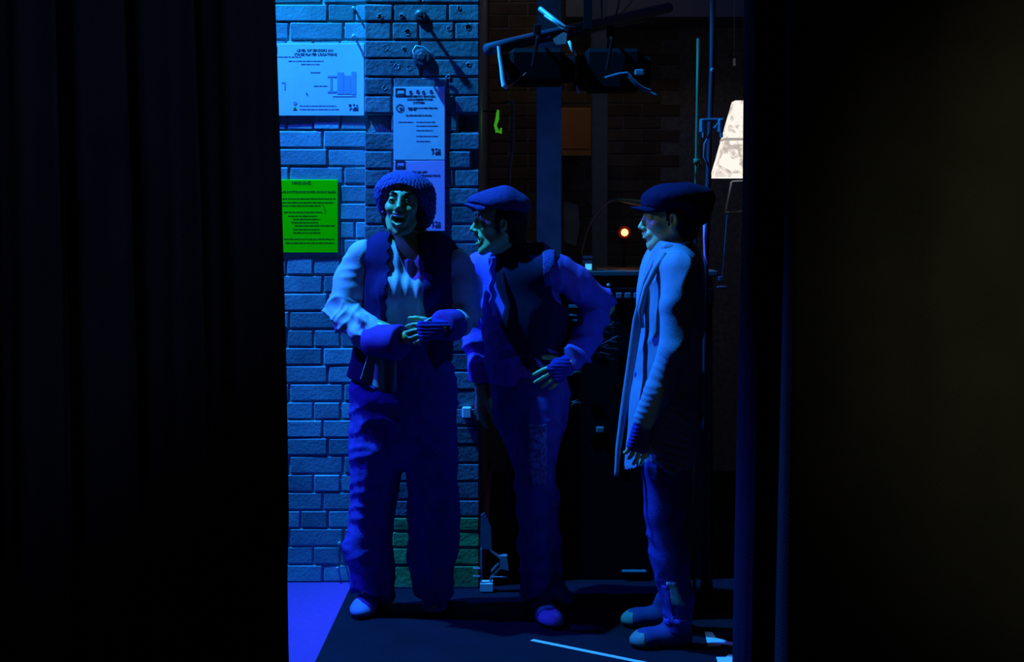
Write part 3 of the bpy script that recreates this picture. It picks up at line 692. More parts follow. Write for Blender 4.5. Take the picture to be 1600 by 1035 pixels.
top(b, 'looped_cable', M['steel'], 'thin cable looping down left of the glowing lampshade', 'cable', smooth=True)
b = MB(); b.tube([P(1101, 350, 5.35), P(1101, 372, 5.35), P(1102, 398, 5.35), P(1107, 414, 5.35)], .006, 8)
top(b, 'pink_cable', mat('pink_plastic', (0.9, 0.28, 0.6), 0.4), 'short pinkish cable hanging behind the profile actor', 'cable', smooth=True)
b = MB(); p = P(1147, 97, 6.5); b.bevbox(p[0]-.006, p[0]+.006, 6.49, 6.5, p[2]-.016, p[2]+.016, .002); b.tube([(p[0], 6.495, p[2]+.01), (p[0], 6.495, 5.0)], .0008, 5); top(b, 'small_tag', M['galv'], 'tiny pale tag hanging in the dark above the glowing lampshade', 'tag')
b = MB(); b.tube([P(1136, 335, 5.6), P(1133, 380, 5.6), P(1128, 440, 5.6)], .0015, 6); p = P(1126, 436, 5.6); b.bevbox(p[0]-.008, p[0]+.008, 5.59, 5.61, p[2]-.008, p[2]+.01, .002); p = P(1128, 449, 5.6); b.bevbox(p[0]-.018, p[0]+.018, 5.59, 5.61, p[2]-.004, p[2]+.004, .002)
top(b, 'hanging_plug', M['steel'], 'small plug on a thin cord below the lampshade', 'plug')

# glowing tapered lampshade on a wire frame
D = 6.25; e = empty('table_lamp', P(1178, 333, D), 'glowing cream lampshade on a wire frame, half hidden by the right curtain', 'lamp')
ms = bpy.data.materials.new('lit_shade'); ms.use_nodes = True; nt = ms.node_tree; bs = nt.nodes['Principled BSDF']
bs.inputs['Base Color'].default_value = (.8, .75, .65, 1)
tc = nt.nodes.new('ShaderNodeTexCoord'); n1 = nt.nodes.new('ShaderNodeTexNoise'); n1.inputs['Scale'].default_value = 17; n1.inputs['Detail'].default_value = 4; n1.inputs['Distortion'].default_value = 1.4
nt.links.new(tc.outputs['Object'], n1.inputs['Vector']); cr = nt.nodes.new('ShaderNodeValToRGB'); cr.color_ramp.elements[0].position = .38; cr.color_ramp.elements[0].color = (.50, .43, .38, 1); cr.color_ramp.elements[1].position = .50; cr.color_ramp.elements[1].color = (1, .90, .80, 1)
nt.links.new(n1.outputs['Fac'], cr.inputs[0]); nt.links.new(cr.outputs[0], bs.inputs['Emission Color']); bs.inputs['Emission Strength'].default_value = 1.05
z0, z1 = P(0, 278, D)[2], P(0, 158.5, D)[2]; cx = P(1178, 0, D)[0]; w0 = cx-P(1114, 0, D)[0]; w1 = cx-P(1146, 0, D)[0]
def pyr(w0, w1, z0, z1, t):
    V = []
    for (wv, zz) in ((w0, z0), (w1, z1), (w0-t, z0), (w1-t, z1)): V += [(cx-wv, D-wv*.55, zz), (cx+wv, D-wv*.55, zz), (cx+wv, D+wv*.55, zz), (cx-wv, D+wv*.55, zz)]
    F_ = [(k, (k+1) % 4, 4+(k+1) % 4, 4+k) for k in range(4)]+[(8+(k+1) % 4, 8+k, 12+k, 12+(k+1) % 4) for k in range(4)]+[(k, 8+k, 8+(k+1) % 4, (k+1) % 4) for k in range(4)]+[(4+(k+1) % 4, 12+(k+1) % 4, 12+k, 4+k) for k in range(4)]
    return V, F_
b = MB(); b.add(*pyr(w0, w1, z0, z1, .004)); b.build('lamp_shade', ms, e)
b = MB(); zm = P(0, 219, D)[2]; wm = w0+(w1-w0)*(zm-z0)/(z1-z0)+.003; b.add(*pyr(wm+.0016, wm-.0016, zm-.006, zm+.006, .003)); b.build('shade_band', mat('grey_band', (.4, .38, .36), .7, emit=(.5, .46, .42), estr=.75), e)
b = MB(); dd = D-.02; b.tube([P(1143, 284, dd), P(1133, 332, dd), P(1168, 330, dd), P(1174, 284, dd)], .0045, 8); b.tube([P(1143, 284, dd), P(1176, 282, dd)], .0035, 8); b.build('wire_frame', M['steel'], e)
b = MB(); b.tube([(cx, D, z0-.002), (cx, D, 0.03)], .008, 10); b.lathe((cx, D, 0.0055), (0, 0, 1), [(0, .12), (.02, .12), (.03, .02)], 20); b.build('floor_stem', M['black'], e)

# prompt desk with its clutter
D = 5.9; e = empty('prompt_desk', (P(960, 0, D)[0], D+.2, 0), 'dark prompt desk behind the hip-handed actor', 'desk')
x0, x1, zt = P(862, 0, D)[0], P(1122, 0, D)[0], P(0, 424, D)[2]
b = MB(); b.bevbox(x0, x1, D, D+.5, zt-.02, zt, .003); b.build('desk_top', M['iron'], e)
b = MB(); b.bevbox(x0+.02, x1-.02, D+.02, D+.48, 0.0055, zt-.02, .006); b.build('cabinet', M['black'], e)
b = MB(); p, q = P(950, 474, D), P(1115, 450, D); b.bevbox(p[0], q[0], D-.005, D+.02, p[2], q[2], .003); b.build('control_panel', M['black'], e)
for k in range(6):
    p = P(953+14*k, 462, D-.01); b = MB(); b.bevbox(p[0]-.013, p[0]+.013, D-.014, D-.004, p[2]-.012, p[2]+.012, .003); b.build('button', M['steel'], e)
b = MB(); p = P(951, 446, D-.02); b.lathe(p, (0, 1, 0), [(0, .004), (.004, .007), (.03, .007)], 10); b.build('knob', M['galv'], e)
b = MB()
for i, (u0, v0, u1, v1) in enumerate(((889, 477, 903, 481), (890, 492, 906, 494), (895, 499, 909, 502))):
    p, q = P(u0, v1, D-.01), P(u1, v0, D-.01); b = MB(); b.box(p[0], q[0], D-.012, D+.02, p[2], q[2]); b.build('label_strip', M['steel'], e)
b = MB(); p = P(938, 672, D-.01); b.bevbox(p[0]-.016, p[0]+.016, D-.012, D+.02, p[2]-.012, p[2]+.010, .003); b.build('socket', M['steel'], e)
b = MB(); p, q = P(972, 895, D), P(1010, 892, D); b.bevbox(p[0], q[0], D-.01, D+.02, p[2], q[2], .002); b.build('foot_rail', M['steel'], e)
# things on the desk
Dd = 6.05; e = empty('radio_set', P(917, 424, Dd), 'small box with a bright cyan screen standing on the prompt desk', 'radio')
p, q = P(909, 424, Dd), P(926, 399, Dd); b = MB(); b.bevbox(p[0], q[0], Dd, Dd+.06, zt, q[2], .004); b.build('casing', M['iron'], e)
for (u0, v0, u1, v1) in ((910, 400, 925, 404), (910, 407, 925, 412)):
    p, q = P(u0, v1, Dd), P(u1, v0, Dd); b = MB(); b.box(p[0], q[0], Dd-.003, Dd+.01, p[2], q[2]); b.build('label_strip', M['galv'], e)
p, q = P(914.5, 421.5, Dd), P(924.5, 412.5, Dd); b = MB(); b.box(p[0], q[0], Dd-.004, Dd+.01, p[2], q[2]); b.build('screen', mat('cyan_screen', (.1, .3, .4), .3, emit=(0.07, 0.55, 1.0), estr=1.0), e)
b = MB(); p, q = P(934, 424, 6.0), P(949, 421, 6.0); b.bevbox(p[0], q[0], 5.96, 6.1, zt+.0005, q[2], .002); top(b, 'paper_pad', M['galv'], 'thin pale pad lying on the desk right of the screen', 'pad')
b = MB(); p, q = P(950, 425, 5.95), P(978, 422.5, 5.95); b.bevbox(p[0], q[0], 5.92, 6.1, zt+.0005, q[2], .001); top(b, 'script_sheet', M['iron'], 'dull script sheet lying on the desk below the orange lamp', 'paper')
# gooseneck lamp arching over the desk
e = empty('gooseneck_lamp', P(908, 424, 6.2), 'slim gooseneck desk lamp arching left of the profile face', 'lamp')
pts = [np.array([P(908, 424, 6.2)[0], 6.2, zt+.004])]+[P(x, y_, 6.2) for x, y_ in ((907, 405), (910, 385), (917, 360), (927, 338), (940, 322), (953, 314), (966, 311), (980, 312))]
b = MB(); b.tube(pts, .0042, 8); b.build('neck', M['steel'], e, True)
b = MB(); b.lathe(pts[-1]+np.array([-.045, 0, .0]), (1, 0, -.15), [(0, .005), (.03, .009), (.10, .013), (.13, .010)], 14); b.build('lamp_head', mat('olive_metal', (.35, .45, .2), .4), e, True)
b = MB(); b.lathe((pts[0][0], 6.2, zt+.0006), (0, 0, 1), [(0, .02), (.006, .02), (.01, .008)], 16); b.build('base', M['black'], e)
# small orange lamp glowing in the distance
D = 6.3; c = P(976, 363.5, D); e = empty('cue_lamp', (c[0], D, zt), 'small glowing orange cue lamp above the prompt desk', 'lamp')
b = MB(); b.sph(c, .016, 18, 12); b.build('bulb', mat('orange_glow', (1, .4, .1), .4, emit=(1.0, 0.42, 0.14), estr=3.2), e, True)
b = MB(); b.lathe(c+np.array([0, .012, 0]), (0, 1, 0), [(0, .02), (.02, .03), (.03, .03)], 16); b.build('bezel', mat('red_plastic', (.5, .06, .02), .5), e, True)
b = MB(); b.tube([c+np.array([0, .03, 0]), (c[0], D+.03, zt)], .006, 8); b.build('stem', M['black'], e)
lamp('cue_light', 'POINT', tuple(c+np.array([0, -.05, 0])), None, (1.0, .22, .03), 0.12, .02)
# grey paper hanging on the back wall and a cabinet with orange lamp light put into its colour
b = MB(); b.prism([(880, 315), (903, 320), (906, 352), (900, 385), (881, 378)], lambda u, v, t: tuple(P(u, v, 8.40)+np.array([0, t, 0])), 0, .012)
top(b, 'hanging_cloth', mat('grey_cloth', (.5, .5, .45), .8, noise=.4, nscale=8), 'grey cloth hanging in the dark behind the steel column', 'cloth')
b = MB(); p, q = P(858, 235, 8.0), P(928, 168, 8.0); b.bevbox(p[0], q[0], 8.0, 8.3, p[2], q[2], .01); b.box(p[0], q[0], 7.97, 8.0, p[2]-.03, p[2])
top(b, 'wall_cupboard', mat('orange_lit_wood', (.55, .25, .07), .6, noise=.3, nscale=6), 'dim orange-brown cupboard high on the far wall', 'cupboard')
# tangle of cables hanging at the end of the desk
r = random.Random(3)
e = None
b = MB(); pt = np.array([945., 500.]); pts = []
for k in range(34): pts.append(P(pt[0], pt[1], 5.885+.012*math.sin(k))); pt = np.array([948+18*math.sin(k*1.7)+r.uniform(-4, 4), 500+k*1.9+6*math.sin(k*2.3)])
b.tube(pts, .0028, 6); top(b, 'cable_tangle', M['bar'], 'tangle of thin cables hanging between the two actors at the right', 'cable', smooth=True)
for (cx_, cy_, lb) in ((901, 582, 'small curved metal hook beside the hand on the hip'), (901, 630, 'small claw-shaped metal hook below the hand on the hip')):
    b = MB(); b.tube([P(cx_-9, cy_+6, 5.893), P(cx_-4, cy_, 5.893), P(cx_+4, cy_-1, 5.893), P(cx_+9, cy_+5, 5.893)], .004, 8); b.tube([P(cx_-9, cy_-1, 5.893), P(cx_+2, cy_-4, 5.893)], .003, 6)
    top(b, 'metal_hook', M['iron'], lb, 'hook', smooth=True)
# ------------------------------------------------------------------ the three actors
M['skin1'] = mat('brown_skin', (0.38, 0.46, 0.17), 0.38, noise=0.12, nscale=30, spec=0.5)
M['skin2'] = mat('light_skin', (0.58, 0.60, 0.27), 0.45, noise=0.1, nscale=30, spec=0.4)
M['lip'] = mat('lips', (0.40, 0.20, 0.18), 0.35, spec=0.5)
M['mouth'] = mat('mouth_inside', (0.05, 0.01, 0.01), 0.6)
M['teeth'] = mat('teeth', (0.85, 0.85, 0.8), 0.25, spec=0.6)
M['eye'] = mat('eye_white', (0.7, 0.7, 0.7), 0.2, spec=0.6)
M['iris'] = mat('dark_iris', (0.02, 0.015, 0.01), 0.1, spec=0.8)
M['hair'] = mat('dark_hair', (0.015, 0.012, 0.012), 0.6, bump=0.6, bscale=150)
M['knit'] = mat('blue_wool', (0.12, 0.09, 0.32), 0.9, noise=0.5, nscale=90, bump=0.6, bscale=160)
M['blouse'] = mat('pale_linen', (0.60, 0.50, 0.60), 0.8, noise=0.12, nscale=9, bump=0.2, bscale=250)
M['vest1'] = mat('dark_purple_wool', (0.035, 0.010, 0.090), 0.9, noise=0.3, nscale=20, bump=0.3, bscale=200)
M['cuff'] = mat('purple_cotton', (0.20, 0.045, 0.36), 0.85, noise=0.2, nscale=30, bump=0.2, bscale=200)
M['denim1'] = mat('blue_denim', (0.13, 0.06, 0.42), 0.85, noise=0.25, nscale=30, bump=0.3, bscale=220)
M['shirt_tail'] = mat('grey_linen', (0.30, 0.36, 0.38), 0.8, noise=0.2, nscale=20, bump=0.2, bscale=200)
M['canvas1'] = mat('pale_canvas', (0.30, 0.24, 0.55), 0.7, noise=0.2, nscale=40)
M['cap2'] = mat('blue_tweed', (0.07, 0.04, 0.17), 0.9, noise=0.4, nscale=80, bump=0.4, bscale=200)
M['shirt2'] = mat('violet_shirt', (0.34, 0.13, 0.80), 0.85, noise=0.2, nscale=25, bump=0.3, bscale=200)
M['sleeve2'] = mat('dull_violet_shirt', (0.24, 0.10, 0.50), 0.85, noise=0.2, nscale=25, bump=0.2, bscale=200)
M['vest2'] = mat('dark_waistcoat', (0.02, 0.010, 0.045), 0.85, noise=0.3, nscale=20)
M['denim2'] = mat('worn_denim', (0.12, 0.08, 0.48), 0.85, noise=0.35, nscale=25, bump=0.3, bscale=200)
M['patch2'] = mat('patchwork_cloth', (0.40, 0.30, 0.75), 0.8, noise=0.8, nscale=70, bump=0.5, bscale=120, col2=(0.05, 0.04, 0.18))
M['coat3'] = mat('grey_jersey', (0.22, 0.30, 0.42), 0.85, noise=0.15, nscale=20, bump=0.2, bscale=260)
M['denim3'] = mat('blue_trousers', (0.05, 0.035, 0.26), 0.85, noise=0.25, nscale=25, bump=0.25, bscale=200)
M['patch3'] = mat('pale_patch', (0.30, 0.42, 0.45), 0.8, noise=0.5, nscale=50)
M['cap3'] = mat('black_cap', (0.008, 0.003, 0.035), 0.9, noise=0.3, nscale=40)
M['shoe3'] = mat('dark_canvas', (0.05, 0.04, 0.16), 0.7)
M['rubber'] = mat('toe_rubber', (0.16, 0.24, 0.22), 0.5)
M['sole'] = mat('black_sole', (0.02, 0.02, 0.02), 0.6)
M['glove'] = mat('fingerless_glove', (0.05, 0.03, 0.30), 0.9, bump=0.4, bscale=200)

def frame(fw, up=(0, 0, 1)):
    fw = np.array(fw, float); fw /= np.linalg.norm(fw); up = np.array(up, float); rt = np.cross(fw, up); rt /= np.linalg.norm(rt); up = np.cross(rt, fw)
    return np.stack([rt, fw, up], 1)                    # columns: right, forward, up
def head(Fd, o, R, s=1.0, mouth=0.0, nose=1.0, neck=None, nr=0.052, smile=False):
    """skull, face, ears, nose, mouth opened by `mouth` metres; o = point between the ears"""
    W = lambda x, y, z: o+R@np.array([x, y, z])*s
    E = lambda c, r, k=0.01, op='u': Fd.ell(W(*c), np.array(r)*s, R, k, op)
    C = lambda a, b, ra, rb=None, k=0.008, op='u': Fd.cap(W(*a), W(*b), ra*s, (ra if rb is None else rb)*s, k, op)
    md = mouth
    E((0, -.014, .036), (.074, .092, .080)); E((0, .030, -.020), (.060, .058, .080), .02)
    E((0, .036, -.070-md*.6), (.047, .044, .040), .02); E((0, .068, -.100-md), (.020, .017, .018), .022)
    for sx in (-1, 1):
        C((sx*.058, -.005, -.045-md*.3), (sx*.030, .055, -.088-md*.9), .016, .015, .02)          # jaw line
        E((sx*.042, .060, -.022), (.021, .020, .018), .016)                                       # cheek bone
        if smile: E((sx*.036, .074, -.034), (.018, .014, .014), .012)
    C((-.036, .076, .026), (.036, .076, .026), .010, .010, .014)                                  # brow
    for sx in (-1, 1): E((sx*.032, .097, .004), (.019, .014, .011), .010, 'sub')                  # eye sockets
    for sx in (-1, 1):
        E((sx*.032, .074, .003), (.0165, .0150, .0140), .004)                                     # lids
        E((sx*.032, .092, .001), (.0125, .010, .0034 if smile else .0046), .002, 'sub')
    C((0, .086, .016), (0, .103*nose+.008, -.026), .0075, .0100, .010); E((0, .106*nose+.006, -.029), (.0105, .0105, .0095), .006)
    for sx in (-1, 1): E((sx*.012, .098, -.034), (.0085, .009, .0075), .005)
    E((0, .078, -.056-md*.5), (.034, .018, .018+md*.6), .012)                                     # muzzle
    if mouth > 0.004 and smile:
        E((0, .092, -.064-md*.45), (.029, .028, .007+md*.62), .003, 'sub')
        for sx in (-1, 1): C((sx*.034, .088, -.050), (0, .104, -.061), .0065, .010, .003, 'sub')
        for sx in (-1, 1):
            C((sx*.034, .074, -.046), (sx*.016, .089, -.0495), .0034, .0042, .004); C((sx*.016, .089, -.0495), (0, .095, -.0505), .0042, .0046, .003)
            C((sx*.033, .073, -.052), (sx*.020, .083, -.068-md*.8), .0034, .0048, .004); C((sx*.020, .083, -.068-md*.8), (0, .090, -.071-md*1.1), .0048, .0058, .004)
    elif mouth > 0.004:
        E((0, .102, -.060-md*.55), (.036, .036, .0065+md*.62), .003, 'sub')
        C((-.024, .078, -.052), (0, .098, -.049), .0042, .0055, .003); C((.024, .078, -.052), (0, .098, -.049), .0042, .0055, .003)
        for sx in (-1, 1): C((sx*.020, .074, -.064-md*1.15), (0, .090, -.068-md*1.15), .0042, .0062, .003)
    else:
        C((-.018, .088, -.056), (0, .097, -.053), .0038, .0052, .004); C((.018, .088, -.056), (0, .097, -.053), .0038, .0052, .004)
        C((-.016, .087, -.066), (0, .094, -.067), .0042, .0060, .004); C((.016, .087, -.066), (0, .094, -.067), .0042, .0060, .004)
        C((-.020, .100, -.0605), (.020, .100, -.0605), .0016, .0016, .002, 'sub')
    for sx in (-1, 1):
        E((sx*.075, -.004, -.006), (.0075, .017, .030), .006); E((sx*.078, .001, -.002), (.005, .009, .017), .004, 'sub')
        E((sx*.073, .006, -.030), (.006, .008, .009), .005)
    if neck is not None: Fd.cap(W(0, -.022, -.050), neck, nr*s, nr*s*1.1, .025)
    return W
def face_bits(p, W, R, s, smile, mouth, gaze=(0, 1, 0)):
    g = R@np.array(gaze, float); g /= np.linalg.norm(g)
    for sx in (-1, 1):
        c = W(sx*.032, .0738, .002); b = MB(); b.lathe(c-g*.0125*s, g, [(.0125*s*(1-math.cos(t)), .0125*s*math.sin(t)) for t in np.linspace(0.05, math.pi-.05, 12)], 16)
        V = np.array(b.v); b.mi = [1 if ((V[list(f)].mean(0)-c).dot(g) > .0098*s) else 0 for f in b.f]
        b.build('eye', [M['eye'], M['iris']], p, True)
        b = MB(); zz = .030 if not smile else .034
        b.tube([W(sx*.016, .089, zz-.006), W(sx*.030, .088, zz), W(sx*.048, .076, zz-.005)], [.0030*s, .0036*s, .0018*s], 8); b.build('eyebrow', M['hair'], p, True)
    if mouth > 0.004:
        b = MB(); b.tube([W(-.026, .070, -.0550), W(-.015, .086, -.0575), W(0, .0915, -.0585), W(.015, .086, -.0575), W(.026, .070, -.0550)], .0055*s, 8); b.build('upper_teeth', M['teeth'], p, True)
        b = MB(); zz = -.060-mouth*1.05; b.tube([W(-.014, .066, zz), W(0, .076, zz-.001), W(.014, .066, zz)], .0045*s, 8); b.build('lower_teeth', M['teeth'], p, True)
        b = MB(); c = W(0, .052, -.062-mouth*.6); b.sph(c, (.022*s, .022*s, (.010+mouth*.6)*s)); b.build('mouth_inside', M['mouth'], p, True)
def hand(Fd, wr, fd, back, thumb_up, s=1.0, curl=(.3, .35, .4, .45), spread=.06, tcurl=.3, wrr=.024, tout=.7):
    """wr wrist, fd finger direction, back = direction of the back of the hand, thumb_up = side of the thumb (+1/-1)"""
    y = np.array(fd, float); y /= np.linalg.norm(y); z = np.array(back, float); z -= y*z.dot(y); z /= np.linalg.norm(z); x = np.cross(y, z)*thumb_up
    W = lambda a, b, c: np.array(wr)+(x*a+y*b+z*c)*s
    Fd.cap(W(0, -.02, 0), W(0, .02, 0), wrr*s, .022*s, .01, 'u', z, .7)
    for a0 in (-.026, -.009, .009, .026): Fd.cap(W(a0*.6, .015, 0), W(a0, .080, .002), .0155*s, .0120*s, .010)
    Fd.cap(W(.018, .02, -.008), W(.030, .050, -.010), .015*s, .013*s, .012)
    for i, (a0, L, cu) in enumerate(zip((.030, .010, -.010, -.029), (.070, .079, .073, .057), curl)):
        p = W(a0, .086-.004*abs(i-1), .001); an = 0.0
        for j, (f, r0, r1) in enumerate(((.45, .0094, .0086), (.30, .0086, .0078), (.25, .0078, .0066))):
            an += cu*(.8, 1.1, .8)[j]; d = y*math.cos(an)-z*math.sin(an)+x*(spread*(1.5-i))*(1 if j == 0 else .5); d /= np.linalg.norm(d)
            q = p+d*L*f*s; Fd.cap(p, q, r0*s, r1*s, .003); p = q
    p = W(.030, .032, -.008); an = tout
    for j, (L, r0, r1) in enumerate(((.038, .0125, .0110), (.032, .0108, .0098), (.026, .0098, .0078))):
        d = y*math.cos(an)+x*math.sin(an)-z*.25*(1+j*tcurl*2); d /= np.linalg.norm(d); q = p+d*L*s; Fd.cap(p, q, r0*s, r1*s, .004); p = q; an -= tcurl
    return W
def limb(Fd, pts, rs, k=.02): Fd.chain(pts, rs, k)
def shoe(p, heel, toe, m, mt, label=None, w_=.047, laces=False, hh=.075):
    """heel and toe: points on the floor; upper, toe cap, sole as parts"""
    heel = np.array(heel, float); toe = np.array(toe, float); d = toe-heel; L = np.linalg.norm(d); d /= L; n = np.array([-d[1], d[0], 0]); z = np.array([0, 0, 1.0])
    R = np.stack([n, d, z], 1); c = (heel+toe)/2; ex = np.abs(d[:2])*L/2+.08
    Fd = Field(np.arange(c[0]-ex[0], c[0]+ex[0], .0045), np.arange(c[1]-ex[1], c[1]+ex[1], .0045), np.arange(-.01, .17, .0045))
    Q = lambda t, u, v: heel+d*t*L+n*u+z*v
    Fd.cap(Q(.13, 0, .040), Q(.34, 0, .045), .034, .036, .02); Fd.cap(Q(.34, 0, .045), Q(.72, 0, .034), .038, .036, .03, 'u', n, 1.15); Fd.ell(Q(.80, 0, .028), (w_*.95, L*.21, .030), R, .03)
    Fd.cap(Q(.20, 0, .05), Q(.22, 0, hh+.03), .038, .044, .02)
    Fd.cap(Q(.30, 0, .06), Q(.33, 0, hh+.015), .034, .024, .02); Fd.cut(lambda X, Y, Z: .017-Z+0*X+0*Y)
    o, V, Qd = sculpt('shoe', Fd, m, p, label=label)
    def cap_mask(C_, N_): return ((C_-heel)@d > L*.80) & (C_[:, 2] < .06)
    patch('toe_cap', V-0, Qd, cap_mask, .0015, mt, o)
    out = []
    for k in range(28):
        t = 2*math.pi*k/28; tt = .5-.515*math.cos(t); wd = (.034+.014*math.sin(math.pi*min(1, tt*1.0))**2*(1.3 if tt > .5 else .6))*abs(math.sin(t))**.55*(1 if math.sin(t) >= 0 else -1)
        q = heel+d*tt*L+n*wd; out.append((q[0], q[1]))
    b = MB(); b.prism(out[::-1], lambda u, v, t: (u, v, t), .0056, .021); b.build('sole', M['sole'], o)
    if laces:
        for i in range(4):
            t = .38+.085*i; b = MB(); h0 = .083-.008*i
            b.tube([Q(t, -.026, h0-.016), Q(t+.02, 0, h0+.002), Q(t+.04, .026, h0-.018)], .0028, 6); b.tube([Q(t+.04, -.026, h0-.018), Q(t+.02, 0, h0+.003), Q(t, .026, h0-.016)], .0028, 6); b.build('lace', M['galv'], o, True)
    return o
def clothdisp(V, N, amp, specs, seed=0, hold=None):
    r = 0
    for i, (f, a) in enumerate(specs): r = r+a*(ridge(V+0.35*0.1*vn(V, 9, seed+i+3)[:, None], f, seed+i)**2-0.4)
    r = r*amp
    return r if hold is None else r*hold(V)

def glove(p, W, wr, flat):
    g = Field(*(np.arange(wr[k]-.15, wr[k]+.15, .004) for k in range(3)))
    g.cap(W(0, -.02, 0), W(0, .03, 0), .032, .029, .01, 'u', flat, .75)
    for a0 in (-.026, -.009, .009, .026): g.cap(W(a0*.6, .02, 0), W(a0, .084, .002), .0195, .0160, .010)
    g.cap(W(.018, .02, -.008), W(.034, .052, -.010), .0195, .0165, .012)
    sculpt('glove', g, M['glove'], p, lambda V, N: .0015*np.sin(V[:, 2]*500), label='dark blue fingerless glove')

# ================= the laughing woman in the knitted hat
D = 5.45
w_head = P(631, 318, 5.40); wR = frame((-.10, -1, .10), (.08, .12, 1))
w_neck = P(642, 392, 5.47); w_sl, w_sr = P(566, 404, D), P(716, 408, D)
w_el, w_wl = P(533, 490, 5.42), P(634, 528, 5.23); w_er, w_wr = P(724, 490, 5.43), P(694, 513, 5.22)
w_hl, w_hr = P(598, 630, D), P(664, 630, D); w_kl, w_kr = P(579, 780, 5.42), P(678, 780, 5.44); w_al, w_ar = P(576, 930, 5.47), P(682, 928, 5.45)
base = np.array([P(635, 0, D)[0], D, 0])
Fd = Field(*axes((w_sl[0]-.14, 5.10, 0.03), (w_er[0]+.10, 5.66, 1.72), .0036, ((w_wl[2]-.08, w_wl[2]+.10, .0036), (w_head[2]-.16, w_head[2]+.14, .0030)), .014))
wW = head(Fd, w_head, wR, .96, .022, .95, w_neck, .050, True)
fwd = np.array([0, 1.0, 0])
Fd.cap(w_sl+[.02, 0, 0], w_sr-[.02, 0, 0], .052, .052, .03); Fd.chain([P(641, 415, D), P(638, 470, D), P(636, 545, D), P(634, 610, D)], [.150, .150, .130, .160], .03, fwd, .62)
limb(Fd, [w_sl, w_el, w_wl], [.045, .034, .024]); limb(Fd, [w_sr, w_er, w_wr], [.045, .034, .024])
limb(Fd, [w_hl, w_kl, w_al], [.076, .046, .030]); limb(Fd, [w_hr, w_kr, w_ar], [.076, .046, .030])
for a_, t_ in ((w_al, FL(560, 972)), (w_ar, FL(676, 966))): Fd.cap(a_-[0, 0, .03], np.array([a_[0]+(t_[0]-a_[0])*.5, a_[1]-.09, .036]), .022, .014, .01)
wH = hand(Fd, w_wr-[.004, 0, 0], (-1, -.25, -.16), (.1, -1, .25), 1, .95, (.42, .42, .40, .38), .10, .15, .024, .55)
hand(Fd, w_wl+[.002, .035, 0], (1, -.1, .15), (0, -.3, -1), -1, .92, (.7, .75, .8, .8), .03, .3)
body, V, Q = sculpt('person', Fd, M['skin1'], None, it=1)
def settle(o, base, label, cat='person'):
    me = o.data; a = np.zeros(len(me.vertices)*3); me.vertices.foreach_get('co', a); a = (a.reshape(-1, 3)-base).ravel(); me.vertices.foreach_set('co', a); me.update(); o.location = tuple(base); return tag(o, label, cat)
wom = settle(body, base, 'laughing person in a knitted hat and pale blouse, hands clasped, by the brick pier')
face_bits(wom, wW, wR, .96, True, .022, (-.1, 1, 0))
# hair under the hat
Fd = Field(np.arange(w_head[0]-.16, w_head[0]+.16, .005), np.arange(w_head[1]-.16, w_head[1]+.2, .005), np.arange(w_head[2]-.16, w_head[2]+.16, .005))
Fd.ell(wW(0, -.035, .02), (.086, .085, .098), wR, .02); Fd.ell(wW(-.058, -.03, -.045), (.040, .055, .055), wR, .02); Fd.ell(wW(.055, -.035, -.05), (.030, .05, .05), wR, .02)
Fd.ell(wW(0, .09, -.02), (.064, .10, .11), wR, .01, 'sub')
sculpt('hair', Fd, M['hair'], wom, lambda V, N: .006*ridge(V, 70, 3))
# knitted slouch hat
Fd = Field(np.arange(w_head[0]-.20, w_head[0]+.20, .0042), np.arange(w_head[1]-.18, w_head[1]+.22, .0042), np.arange(w_head[2]-.14, w_head[2]+.2, .0042))
Fd.ell(wW(.004, -.022, .046), (.113, .110, .080), wR, .02); Fd.ell(wW(-.060, -.050, -.012), (.058, .072, .085), wR, .03); Fd.ell(wW(.062, -.035, .010), (.048, .068, .070), wR, .03)
def hatcut(o, R, ph, hy, hz, ny, nz):
    def fn(X, Y, Z):
        l = [(X-o[0])*R[0, i]+(Y-o[1])*R[1, i]+(Z-o[2])*R[2, i] for i in range(3)]
        return ((hz+(l[1]-hy)*(hz-nz)/(hy-ny))-l[2])*.8
    return fn
Fd.cut(hatcut(w_head, wR, 0, .095, .078, -.050, -.115))
Fd.ell(wW(0, .05, -.03), (.067, .080, .094), wR, .01, 'sub')
def knit(V, N):
    l = (V-w_head)@wR; th = np.arctan2(l[:, 0], l[:, 1]); ph = l[:, 2]
    return .0032*np.sin(th*34+1.5*np.sin(ph*150))*np.sin(ph*170+th*5)+.003*(vn(V, 26, 4)-.5)
hat, Vh, Qh = sculpt('knitted_hat', Fd, M['knit'], wom, knit, it=1)
# earring
b = MB(); b.sph(wW(.079, .010, -.040), .0055, 10, 8); b.build('earring', M['alu'], wom, True)
# trousers
Fd = Field(np.arange(base[0]-.30, base[0]+.30, .0055), np.arange(D-.22, D+.22, .0055), np.arange(.04, 1.12, .009))
Fd.chain([P(634, 545, D), P(631, 615, D), P(630, 655, D)], [.165, .198, .196], .03, fwd, .62)
Fd.chain([P(592, 640, D), P(590, 705, D), P(578, 800, D), P(575, 860, D), P(577, 925, 5.46)], [.105, .104, .082, .080, .078], .016)
Fd.chain([P(668, 640, D), P(674, 705, D), P(678, 800, D), P(678, 860, D), P(681, 925, D)], [.105, .098, .088, .084, .070], .016)
Fd.cut(lambda X, Y, Z: .058+.012*np.sin(X*30)+.030*(X < base[0])*(Y < D)-Z)
def tr_fold(V, N):
    low = np.clip((.55-V[:, 2])/.4, 0, 1); return .030*(ridge(V, (13, 13, 3.2), 2)**2-.4)*(.22+low)+.007*(ridge(V+V[:, [2, 0, 1]]*.4, (9, 9, 22), 6)**3-.3)+.004*(vn(V, 40, 2)-.5)
tr, Vt, Qt = sculpt('trousers', Fd, M['denim1'], wom, tr_fold)
